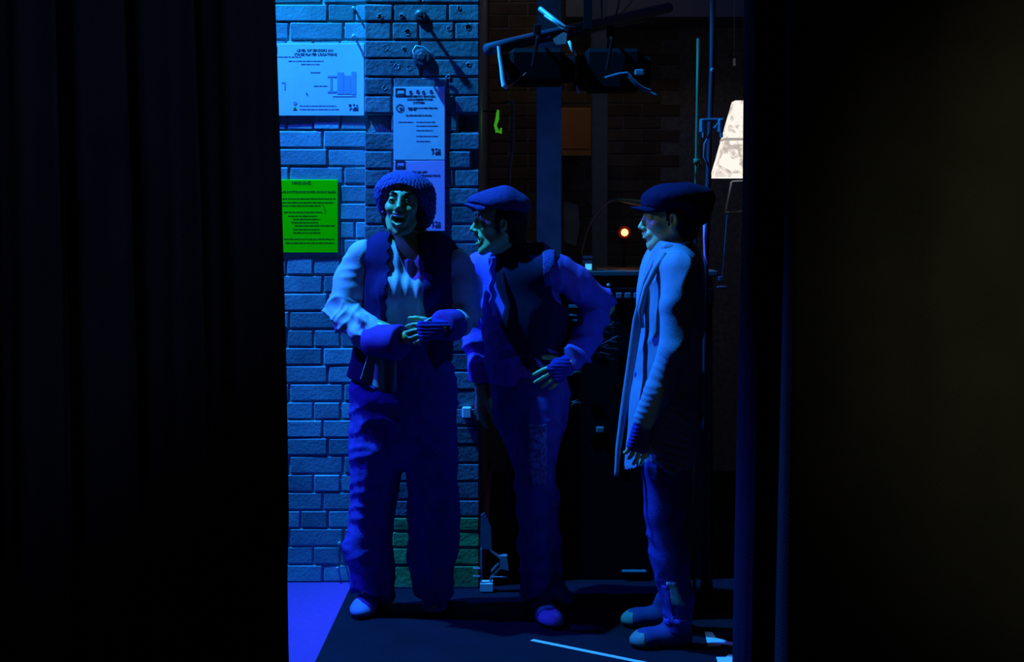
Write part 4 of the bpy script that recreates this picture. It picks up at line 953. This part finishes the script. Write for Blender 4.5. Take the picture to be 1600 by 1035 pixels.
shoe(wom, FL(586, 0+941)+np.array([0.0, 0.02, 0]), FL(561, 972), M['canvas1'], M['canvas1'], 'pale canvas shoe', laces=True)
shoe(wom, FL(684, 944)+np.array([0, .03, 0]), FL(677, 966), M['shoe3'], M['canvas1'], 'dark shoe')
# blouse: torso and full sleeves
lo = (base[0]-.38, 5.06, .84); hi = (base[0]+.36, 5.70, 1.47)
def blouse_field(extra=0.0):
    return Field(np.arange(lo[0], hi[0], .0055), np.arange(lo[1], hi[1], .0055), np.arange(lo[2], hi[2], .0055))
Fd = blouse_field()
Fd.cap(P(592, 404, D), P(690, 406, D), .066, .066, .03); Fd.chain([P(640, 425, D), P(637, 470, D), P(634, 545, D)], [.165, .165, .150], .03, fwd, .66)
for sx in (-1, 1): Fd.ell(P(637+sx*22, 455, 5.345), (.062, .050, .062), None, .035)
Fd.chain([P(566, 403, D), P(549, 445, D), P(536, 488, 5.43), P(574, 520, 5.33), P(606, 532, 5.27)], [.060, .068, .060, .060, .048], .02)
Fd.chain([P(712, 412, D), P(722, 450, D), P(722, 492, 5.43), P(708, 510, 5.31), P(700, 511, 5.26)], [.064, .072, .058, .040, .032], .02)
Fd.cap(P(641, 380, 5.455), P(641, 408, D), .064, .085, .02)
Fd.cap(wW(0, .02, -.10), P(640, 388, 5.36), .050, .046, .004, 'sub'); Fd.cap(P(641, 372, 5.46), P(642, 384, 5.44), .056, .052, .004, 'sub')
def bl_fold(V, N):
    x0 = P(640, 0, D)[0]; ctr = np.exp(-((V[:, 0]-x0)/.085)**2)*(V[:, 1] < D)
    pleat = .0060*np.sin((V[:, 0]-x0)*150+3*vn(V, (3, 3, 6), 8))*ctr
    arm = np.clip((x0-.14-V[:, 0])/.03, 0, 1)+np.clip((V[:, 0]-x0-.14)/.03, 0, 1)
    el = np.exp(-((V[:, 2]-P(0, 500, 5.4)[2])/.055)**2)
    return pleat+arm*(.010*(vn(V, 14, 3)-.5)+.010*(ridge(V@np.array([[.8, 0, .6], [0, 1, 0], [-.6, 0, .8]]), (20, 9, 8), 77)**3-.25)+el*.034*(ridge(V@np.array([[.8, 0, .6], [0, 1, 0], [-.6, 0, .8]]), (11, 9, 30), 5)**2-.45)+.004*(ridge(V, (14, 14, 30), 9)-.5))
bl, Vb, Qb = sculpt('blouse', Fd, M['blouse'], wom, bl_fold, it=1)
# stand collar edge
b = MB(); n = 40; ring = []
cc = P(641, 384, 5.435)
b.sheet(lambda u, v: cc+np.array([.066*math.sin(-2.5+5*u), -.066*math.cos(-2.5+5*u)*.95, -.014*math.cos(-2.5+5*u)-.012+.024*v]), 36, 2, .004); b.build('collar', M['blouse'], wom, True)
# turned-back cuffs
b = MB(); b.lathe(P(578, 532, 5.31), P(637, 536, 5.21)-P(578, 532, 5.31), [(0, .052), (.003, .060), (.05, .062), (.10, .064), (.142, .066), (.150, .060), (.150, .035)], 26)
V_ = np.array(b.v); V_ += .003*(vn(V_, 40, 3)-.5)[:, None]; b.v = [tuple(p_) for p_ in V_]; b.build('cuff', M['cuff'], wom, True, 'purple turned-back cuff')
b = MB(); b.lathe(P(711, 508, 5.30), P(686, 508, 5.205)-P(711, 508, 5.30), [(0, .050), (.004, .058), (.05, .058), (.088, .056), (.094, .050), (.094, .03)], 24); b.build('cuff', M['cuff'], wom, True, 'purple turned-back cuff')
# open waistcoat
Fd = blouse_field(); x0 = P(634, 0, D)[0]
Fd = Field(np.arange(base[0]-.32, base[0]+.33, .0050), np.arange(5.18, 5.70, .0050), np.arange(.86, 1.47, .0055))
Fd.cap(P(594, 402, D), P(688, 404, D), .077, .077, .03); Fd.chain([P(641, 425, D), P(640, 470, D), P(630, 540, D), P(626, 592, D)], [.190, .190, .178, .205], .03, fwd, .64)
for sx in (-1, 1): Fd.ell(P(638+sx*24, 457, 5.345), (.068, .062, .070), None, .035)
Fd.cap(P(641, 375, 5.455), P(641, 404, D), .058, .088, .02)
def vest_cut(X, Y, Z):
    py = HZ+(EYE-Z)*F_PX/5.3
    L = (np.interp(py, [370, 395, 430, 490, 560, 620], [607, 608, 607, 603, 600, 590])-800)*5.33/F_PX+.0045*np.sin(Z*135)
    Rr = (np.interp(py, [370, 395, 430, 490, 560, 620], [651, 657, 661, 664, 672, 690])-800)*5.33/F_PX
    op = np.maximum(np.maximum(L-X, X-Rr), Y-(D-.02)); zl = np.clip((py-500)/60, 0, 1)
    hem = EYE-(np.interp((X/5.3*F_PX+800), [530, 560, 600, 650, 720], [590, 600, 607, 590, 560])-HZ)*5.35/F_PX
    armL = np.sqrt((X-P(548, 0, D)[0])**2+0*(Y-D)**2+((Z-P(0, 430, D)[2])*.45)**2)-.058
    return np.maximum(np.maximum(-op, hem-Z), -armL)
Fd.cut(vest_cut)
def vf(V, N): return .006*(ridge(V, (18, 14, 4), 11)**2-.4)+.003*(vn(V, 30, 1)-.5)
vest, Vv, Qv = sculpt('waistcoat', Fd, M['vest1'], wom, vf, it=1)
# pale shirt tail hanging under the cuff
def tail(u, v):
    top_ = P(576+46*u, 551+5*u, 5.262); xb = [563, 582, 604, 614, 619]; yb = [594, 605, 614, 616, 606]
    q = P(np.interp(u, np.linspace(0, 1, 5), xb), np.interp(u, np.linspace(0, 1, 5), yb), 5.262)
    p = top_*(1-v)+q*v; p[1] += .014*math.sin(u*13)*(.3+v); return p
b = MB(); b.sheet(tail, 30, 14, .004); st = b.build('shirt_tail', M['shirt_tail'], wom, True, 'pale grey hanging shirt tail')
b = MB(); b.tube([tail(1, v)+np.array([.003, -.004, 0]) for v in np.linspace(0, 1, 6)]+[tail(u, 1)+np.array([0, -.004, -.002]) for u in np.linspace(.95, .1, 6)], .003, 6); b.build('hem_piping', M['cuff'], st, True)

# ================= the actor in the flat cap
m_head = P(780, 347.5, 5.47); mR = frame((-1, -.20, .0), (-.0, 0, 1)); D2 = 5.52
fr = np.array([-.55, -.84, 0]); fr /= np.linalg.norm(fr); sd = np.array([.84, -.55, 0])
m_neck = P(797, 408, 5.50); m_c = P(812, 418, D2); m_sr = P(868, 424, 5.42); m_sl = P(752, 420, 5.60)
m_el, m_wr = P(945, 478, 5.50), P(893, 566, 5.37); m_e2, m_w2 = P(747, 520, 5.66), P(752, 610, 5.60)
m_h1, m_h2 = P(845, 630, 5.46), P(795, 630, 5.56); m_k1, m_a1 = P(834, 760, 5.405), P(832, 920, 5.43); m_k2, m_a2 = P(846, 780, 5.60), P(858, 922, 5.66)
base2 = np.array([P(812, 0, D2)[0], D2, 0])
Fd = Field(*axes((P(700, 0, D2)[0], 5.14, .03), (m_el[0]+.09, 5.80, 1.64), .0038, ((m_wr[2]-.14, m_wr[2]+.03, .0038), (m_head[2]-.16, m_head[2]+.13, .0030)), .014))
mW = head(Fd, m_head, mR, .96, .015, .97, m_neck, .054)
Fd.cap(m_sl, m_sr, .052, .052, .03); Fd.chain([P(812, 440, D2), P(818, 500, D2), P(824, 570, D2), P(822, 625, D2)], [.150, .150, .135, .150], .03, fr, .65)
limb(Fd, [m_sr, m_el, m_wr], [.048, .036, .025]); limb(Fd, [m_sl, m_e2, m_w2], [.048, .036, .025])
limb(Fd, [m_h1, m_k1, m_a1], [.074, .042, .030]); limb(Fd, [m_h2, m_k2, m_a2], [.074, .044, .030])
Fd.cap(m_a1, m_a1+[.02, -.05, -.055], .018, .010, .01); Fd.cap(m_a2, m_a2+[-.04, -.06, -.055], .022, .014, .01)
mH = hand(Fd, m_wr, (-.95, -.25, -.62), (.0, -1, .1), 1, .98, (.18, .2, .25, .3), .16, .2, .025, .9)
hand(Fd, m_w2, (-.1, -.1, -1), (-.8, -.3, 0), -1, .95)
body, V, Q = sculpt('person', Fd, M['skin2'], None, it=1)
man = settle(body, base2, 'person in a flat cap, open-mouthed, one hand on the hip, between the other two')
face_bits(man, mW, mR, .96, False, .015, (0, 1, 0))
Fd = Field(np.arange(m_head[0]-.14, m_head[0]+.16, .005), np.arange(m_head[1]-.13, m_head[1]+.13, .005), np.arange(m_head[2]-.16, m_head[2]+.14, .005))
Fd.ell(mW(0, -.034, .02), (.084, .084, .088), mR, .02); Fd.ell(mW(0, -.062, -.05), (.064, .046, .060), mR, .02); Fd.ell(mW(.066, .012, -.01), (.012, .016, .030), mR, .01); Fd.ell(mW(-.066, .012, -.01), (.012, .016, .030), mR, .01)
Fd.ell(mW(0, .092, -.02), (.09, .082, .13), mR, .01, 'sub')
for sx in (-1, 1): Fd.ell(mW(sx*.08, 0, -.010), (.016, .018, .030), mR, .01, 'sub')
sculpt('hair', Fd, M['hair'], man, lambda V, N: .006*ridge(V, 70, 3))
# flat cap
Fd = Field(np.arange(m_head[0]-.20, m_head[0]+.16, .0042), np.arange(m_head[1]-.15, m_head[1]+.15, .0042), np.arange(m_head[2]-.02, m_head[2]+.16, .0042))
Fd.ell(mW(0, -.010, .072), (.094, .112, .058), mR, .02); Fd.cap(mW(0, -.02, .095), mW(0, .10, .078), .050, .030, .03, 'u', mR[:, 0], 1.5); Fd.ell(mW(0, -.06, .055), (.080, .060, .055), mR, .02)
Fd.cut(hatcut(m_head, mR, 0, .10, .072, -.10, .022)); Fd.ell(mW(0, -.01, .03), (.074, .088, .070), mR, .006, 'sub')
fc, _, _ = sculpt('flat_cap', Fd, M['cap2'], man, lambda V, N: .003*(vn(V, 20, 2)-.5), it=2)
b = MB()
b.sheet(lambda u, v: mW(-.074*math.cos(math.pi*(.04+.92*u))*(1-.12*v), .070+v*(.022+.050*math.sin(math.pi*u)), .080-.008*v-.030*(abs(2*u-1)**2)), 24, 8, .006); b.build('cap_peak', M['cap2'], fc, True)
# trousers
Fd = Field(np.arange(base2[0]-.24, base2[0]+.26, .0055), np.arange(5.22, 5.82, .0055), np.arange(.04, 1.05, .009))
Fd.chain([P(822, 560, D2), P(828, 615, D2), P(829, 650, D2)], [.150, .158, .150], .03, fr, .72)
Fd.chain([P(843, 640, 5.45), P(838, 700, 5.42), P(834, 760, 5.40), P(833, 850, 5.42), P(832, 935, 5.43)], [.092, .082, .066, .056, .050], .02)
Fd.chain([P(806, 640, 5.56), P(828, 700, 5.58), P(846, 780, 5.60), P(852, 850, 5.63), P(858, 930, 5.66)], [.092, .080, .066, .056, .050], .02)
Fd.cut(lambda X, Y, Z: .070-Z+0*X+0*Y)
tf = lambda V, N: .009*(ridge(V+V[:, [2, 0, 1]]*.3, (10, 10, 16), 12)**2-.4)*(1+.6*(V[:, 2] < .25))+.004*(vn(V, 40, 2)-.5)
tr, Vt, Qt = sculpt('trousers', Fd, M['denim2'], man, tf)
def pm(C_, N_):
    px = C_[:, 0]/C_[:, 1]*F_PX+800; py = HZ+(EYE-C_[:, 2])*F_PX/C_[:, 1]
    return (N_[:, 1] < .1) & (py > 664) & (py < 757) & (px > 826+np.maximum(0, py-715)*.1) & (px < 853)
patch('knee_patch', Vt, Qt, pm, .005, M['patch2'], man, label='ragged patchwork strip sewn over the knee')
shoe(man, FL(828, 948)+np.array([0, .03, 0]), FL(868, 988), M['cap2'], M['canvas1'], 'blue canvas shoe', laces=False)
shoe(man, FL(858, 930)+np.array([0, .0, 0]), FL(884, 954), M['shoe3'], M['shoe3'])
# shirt with gathered waist and full right sleeve
Fd = Field(np.arange(P(700, 0, D2)[0], m_el[0]+.12, .0055), np.arange(5.16, 5.86, .0055), np.arange(.86, 1.43, .0055))
Fd.cap(m_sl, m_sr, .064, .064, .03); Fd.chain([P(812, 440, D2), P(816, 500, D2), P(822, 575, D2), P(822, 590, D2)], [.160, .162, .158, .150], .03, fr, .70)
Fd.chain([m_sr, P(905, 446, 5.44), P(938, 474, 5.49), P(912, 535, 5.42), P(897, 560, 5.38)], [.058, .060, .050, .046, .040], .02)
Fd.chain([m_sl, m_e2, m_w2], [.060, .056, .042], .02); Fd.cap(P(798, 396, 5.50), P(800, 415, D2), .060, .09, .02)
Fd.cap(P(796, 380, 5.5), P(796, 398, 5.5), .055, .055, .006, 'sub')
def sf(V, N):
    low = np.exp(-((V[:, 2]-P(0, 560, 5.4)[2])/.10)**2); arm = np.clip((V[:, 0]-P(880, 0, 5.45)[0])/.04, 0, 1)
    return low*.024*(ridge(V+V[:, [2, 0, 1]]*.5, (6, 6, 17), 22)**2-.4)+arm*.022*(ridge(V@np.array([[.7, 0, -.7], [0, 1, 0], [.7, 0, .7]]), (22, 8, 9), 23)**2-.4)+.005*(ridge(V, (26, 26, 6), 25)-.5)
sh, Vs, Qs = sculpt('shirt', Fd, [M['shirt2'], M['sleeve2']], man, sf, it=1)
cx = Vs[Qs].mean(1)[:, 0]; n_ = len(sh.data.polygons)
if n_ == len(Qs): sh.data.polygons.foreach_set('material_index', (cx > P(850, 0, 5.4)[0]).astype(np.int32))
# waistcoat
Fd = Field(np.arange(P(715, 0, D2)[0], P(900, 0, D2)[0], .005), np.arange(5.22, 5.84, .005), np.arange(.88, 1.43, .0055))
Fd.cap(m_sl+[.05, 0, 0], m_sr-[.03, 0, 0], .078, .078, .03); Fd.chain([P(812, 440, D2), P(816, 500, D2), P(821, 575, D2)], [.180, .182, .172], .03, fr, .72)
Fd.cap(P(800, 394, 5.50), P(800, 412, D2), .064, .10, .02)
def v2(X, Y, Z):
    py = HZ+(EYE-Z)*F_PX/5.4; px = X/5.4*F_PX+800
    left = np.interp(py, [380, 410, 450, 480, 510, 560, 600], [772, 774, 776, 790, 782, 812, 830])
    hem = np.interp(px, [760, 800, 840, 900], [560, 560, 585, 570])
    a = (left-px)*5.4/F_PX; a = np.where(Y > 5.62, -.1, a)
    arm = np.sqrt((X-P(884, 0, 5.4)[0])**2+((Z-P(0, 440, 5.4)[2])*.6)**2)-.058
    return np.maximum(np.maximum(a, (py-hem)*5.4/F_PX), -arm+0*Y)
Fd.cut(v2)
ve, Vv2, Qv2 = sculpt('waistcoat', Fd, M['vest2'], man, lambda V, N: .005*(ridge(V, (16, 16, 4), 31)**2-.4), it=1)
def stm(C_, N_):
    px, py = C_[:, 0]/C_[:, 1]*F_PX+800, HZ+(EYE-C_[:, 2])*F_PX/C_[:, 1]; return (N_[:, 1] < .5) & (px > 848+(py-400)*.05) & (px < 866) & (py < 446)
patch('waistcoat_strap', Vv2, Qv2, stm, .004, M['knit'], ve, label='blue-lit shoulder strap')
b = MB(); b.sheet(lambda u, v: P(766+7*u+2*math.sin(v*22), 402+92*v, 5.385-.02*math.sin(3.1*v)+.02*u), 4, 40, .006); b.build('shirt_placket', M['shirt2'], man, True, 'ruffled shirt front edge')

# ================= the actor in profile on the right
D3 = 5.08; t_head = P(1045, 342, 5.08); tR = frame((-1, -.10, -.02), (0, 0, 1)); f3 = np.array([1.0, .1, 0]); f3 /= np.linalg.norm(f3)
t_neck = P(1056, 400, 5.08); t_s1, t_s2 = P(1062, 424, 4.93), P(1062, 424, 5.24)
t_e1, t_w1 = P(1052, 548, 4.87), P(1004, 664, 4.90); t_e2, t_w2 = P(1062, 545, 5.30), P(1045, 655, 5.30)
t_h1, t_h2 = P(1044, 620, 5.00), P(1044, 620, 5.17); t_k1, t_a1 = P(1040, 795, 4.99), P(1064, 968, 4.99); t_k2, t_a2 = P(1040, 795, 5.17), P(1048, 945, 5.20)
base3 = np.array([P(1045, 0, D3)[0], D3, 0])
Fd = Field(*axes((P(950, 0, D3)[0], 4.78, .03), (P(1125, 0, D3)[0], 5.40, 1.64), .0038, ((t_w1[2]-.17, t_w1[2]+.03, .0038), (t_head[2]-.16, t_head[2]+.13, .0030)), .014))
tW = head(Fd, t_head, tR, .96, 0, .94, t_neck, .048)
Fd.cap(t_s1+[0, .02, 0], t_s2-[0, .02, 0], .050, .050, .03); Fd.chain([P(1052, 440, D3), P(1048, 500, D3), P(1046, 560, D3), P(1046, 620, D3)], [.140, .145, .125, .145], .03, f3, .66)
limb(Fd, [t_s1, t_e1, t_w1], [.045, .034, .024]); limb(Fd, [t_s2, t_e2, t_w2], [.045, .034, .024])
limb(Fd, [t_h1, t_k1, t_a1], [.070, .044, .026]); limb(Fd, [t_h2, t_k2, t_a2], [.070, .044, .026])
Fd.cap(t_a1, t_a1+[-.02, 0, -.045], .016, .010, .01); Fd.cap(t_a2, t_a2+[-.02, 0, -.05], .016, .010, .01)
tH = hand(Fd, t_w1, (-.22, -.05, -1), (.25, -1, 0), -1, .95, (.30, .35, .45, .5), .05, .2, .024, .45)
hand(Fd, t_w2, (-.1, 0, -1), (0, 1, 0), 1, .95)
body, V, Q = sculpt('person', Fd, M['skin2'], None, it=1)
act = settle(body, base3, 'person in a dark cap and long coat standing in profile, facing the other two')
face_bits(act, tW, tR, .96, False, 0, (0, 1, -.05))
Fd = Field(np.arange(t_head[0]-.14, t_head[0]+.16, .005), np.arange(t_head[1]-.13, t_head[1]+.13, .005), np.arange(t_head[2]-.14, t_head[2]+.14, .005))
Fd.ell(tW(0, -.036, .02), (.082, .082, .086), tR, .02); Fd.ell(tW(0, -.062, -.040), (.060, .040, .045), tR, .02); Fd.ell(tW(0, .098, -.02), (.09, .082, .13), tR, .01, 'sub')
for sx in (-1, 1): Fd.ell(tW(sx*.08, 0, -.010), (.018, .019, .032), tR, .01, 'sub')
sculpt('hair', Fd, M['hair'], act, lambda V, N: .006*ridge(V, 70, 3))
# big slouchy baker cap
Fd = Field(np.arange(t_head[0]-.20, t_head[0]+.24, .0042), np.arange(t_head[1]-.18, t_head[1]+.18, .0042), np.arange(t_head[2]-.10, t_head[2]+.17, .0042))
Fd.ell(tW(0, -.035, .078), (.120, .130, .052), tR, .02); Fd.ell(tW(0, -.085, .035), (.100, .070, .066), tR, .03); Fd.ell(tW(0, .03, .055), (.085, .070, .040), tR, .02)
Fd.cut(hatcut(t_head, tR, 0, .095, .046, -.10, -.055)); Fd.ell(tW(0, -.008, .01), (.076, .092, .068), tR, .006, 'sub')
fc, _, _ = sculpt('slouchy_cap', Fd, M['cap3'], act, lambda V, N: .010*(ridge(V, (9, 9, 14), 41)**2-.4)+.002*(vn(V, 60, 2)-.5), it=2)
b = MB(); b.sheet(lambda u, v: tW(-.076*math.cos(math.pi*(.04+.92*u))*(1-.12*v), .066+v*(.025+.050*math.sin(math.pi*u)), .050-.006*v-.020*(abs(2*u-1)**2)), 24, 8, .006); b.build('cap_peak', M['cap3'], fc, True)
b = MB(); b.sheet(lambda u, v: tW(.081+.003*math.sin(3.1*v), .045-.085*u, .030-.075*u-.022*v-.0), 12, 4, .006); b.build('cap_band', M['knit'], fc, True, 'turned-up band of the cap, blue light put into its colour')  # the cap's lit lower edge, put in as a lighter blue wool
# trousers
Fd = Field(np.arange(P(965, 0, D3)[0], P(1110, 0, D3)[0], .005), np.arange(4.84, 5.34, .005), np.arange(.04, .98, .009))
Fd.chain([P(1046, 590, D3), P(1044, 640, D3)], [.150, .150], .03, f3, .8)
Fd.chain([P(1040, 640, 5.00), P(1034, 730, 4.99), P(1036, 800, 4.99), P(1046, 870, 5.0), P(1058, 930, 5.0), P(1061, 985, 5.0)], [.084, .074, .066, .064, .056, .042], .02)
Fd.chain([P(1040, 640, 5.17), P(1036, 730, 5.17), P(1040, 800, 5.17), P(1046, 870, 5.19), P(1054, 955, 5.20)], [.084, .074, .064, .058, .046], .02)
Fd.cut(lambda X, Y, Z: .060-Z+0*X+0*Y)
tf3 = lambda V, N: .008*(ridge(V@np.array([[.8, 0, .6], [0, 1, 0], [-.6, 0, .8]]), (8, 8, 22), 52)**2-.4)+.007*(ridge(V, (14, 14, 4), 53)**2-.4)
tr, Vt, Qt = sculpt('trousers', Fd, M['denim3'], act, tf3)
def pxy(C_): return C_[:, 0]/C_[:, 1]*F_PX+800, HZ+(EYE-C_[:, 2])*F_PX/C_[:, 1]
def pm3(C_, N_):
    px, py = pxy(C_); return (N_[:, 1] < .1) & (C_[:, 1] < 5.05) & (py > 911) & (py < 945) & (px > 1040+(py-911)*.30) & (px < 1055+(py-911)*.42)
patch('ankle_patch', Vt, Qt, pm3, .004, M['patch3'], act, label='pale patch above the ankle')
def pm4(C_, N_):
    px, py = pxy(C_); cx_ = 1057+(py-950)*.05; return (N_[:, 1] < .25) & (C_[:, 1] < 5.06) & (py > 915) & (py < 976) & (((px < 1050+(py-945)*.12) & (px > 1034+(py-915)*.25)) | (py > 968))
patch('ankle_wrap', Vt, Qt, pm4, .004, M['denim1'], act, label='blue cloth edging around the ankle opening')
h = FL(1080, 1011); shoe(act, h, FL(985, 1014), M['shoe3'], M['rubber'], 'dark canvas shoe with pale rubber toe')
shoe(act, FL(1064, 982), FL(971, 980), M['shoe3'], M['rubber'], 'dark canvas shoe with pale rubber toe')
# long coat
Fd = Field(np.arange(P(950, 0, D3)[0], P(1130, 0, D3)[0], .0052), np.arange(4.76, 5.42, .0055), np.arange(.50, 1.44, .0055))
Fd.cap(t_s1+[.004, .03, .0], t_s2+[.004, -.03, .0], .064, .064, .03)
Fd.chain([P(1051, 440, D3), P(1047, 490, D3), P(1044, 560, D3), P(1038, 640, D3), P(1030, 740, D3)], [.170, .172, .168, .175, .182], .03, f3, .66)
Fd.cap(P(1050, 396, 5.08), P(1054, 420, D3), .060, .085, .025)
Fd.cap(P(1030, 372, 5.07), P(1044, 396, 5.07), .040, .050, .006, 'sub')
Fd.chain([t_s1, P(1058, 480, 4.90), t_e1, P(1030, 610, 4.88), P(1007, 655, 4.90)], [.062, .058, .052, .048, .038], .014)
Fd.chain([t_s2, t_e2, t_w2], [.060, .050, .040], .014)
def c3(X, Y, Z):
    px = X/5.0*F_PX+800; hem = np.interp(px, [940, 968, 972, 1012, 1028, 1046, 1060, 1120], [735, 742, 748, 716, 722, 738, 728, 735]); zh = EYE-(hem-HZ)*5.0/F_PX
    return zh-Z+0*Y
Fd.cut(c3)
def cf(V, N):
    slv = np.clip((4.99-V[:, 1])/.03, 0, 1)*np.clip((1.10-V[:, 2])/.2, 0, 1); sk = np.clip((1.0-V[:, 2])/.3, 0, 1)
    return slv*(V[:, 1] < 4.93)*.0017*np.sin(V[:, 2]*230+V[:, 0]*90+9*vn(V, 14, 3))*(.3+vn(V, 10, 9))+.008*(ridge(V, (12, 12, 3), 61)**2-.4)*sk+.013*(ridge(V@np.array([[.9, 0, .45], [0, 1, 0], [-.45, 0, .9]]), (12, 10, 6), 62)**2-.4)*(1-slv)*np.clip((V[:, 2]-1.0)/.15, 0, 1)
co, Vc, Qc = sculpt('long_coat', Fd, M['coat3'], act, cf, it=1)
# shawl collar and the hanging front edge
def front(u, v):
    ys = [384, 400, 440, 500, 560, 640, 700, 745]; xs = [1036, 1022, 1004, 989, 981, 970, 963, 961]; wd = [10, 13, 15, 14, 12, 9, 6, 3]
    py = 384+361*v; x = np.interp(py, ys, xs)+np.interp(py, ys, wd)*u; return P(x, py, 4.985+.03*(v < .12)*(1-v/.12)+.02*u*(1-v)-.01*math.sin(u*3.1))
b = MB(); b.sheet(front, 6, 50, .007); b.build('coat_front_edge', M['coat3'], act, True, 'long hanging front edge of the coat')
b = MB(); b.tube([P(1034, 388, 5.0), P(1042, 385, 4.99), P(1052, 391, 4.985), P(1060, 400, 5.0), P(1066, 404, 5.06), P(1064, 402, 5.14), P(1050, 392, 5.17)], [.010, .016, .019, .019, .019, .019, .014], 12); b.build('shawl_collar', M['coat3'], act, True)
b = MB(); b.tube([P(1040, 397, 4.96), P(1024, 420, 4.94), P(1009, 450, 4.935), P(1000, 485, 4.94), P(1005, 512, 4.95)], [.012, .012, .010, .009, .006], 10); b.build('lapel_roll', M['coat3'], act, True)
glove(act, tH, t_w1, (0, 1, 0)); glove(wom, wH, w_wr, (0, 1, 0)); glove(man, mH, m_wr, (0, 1, 0))
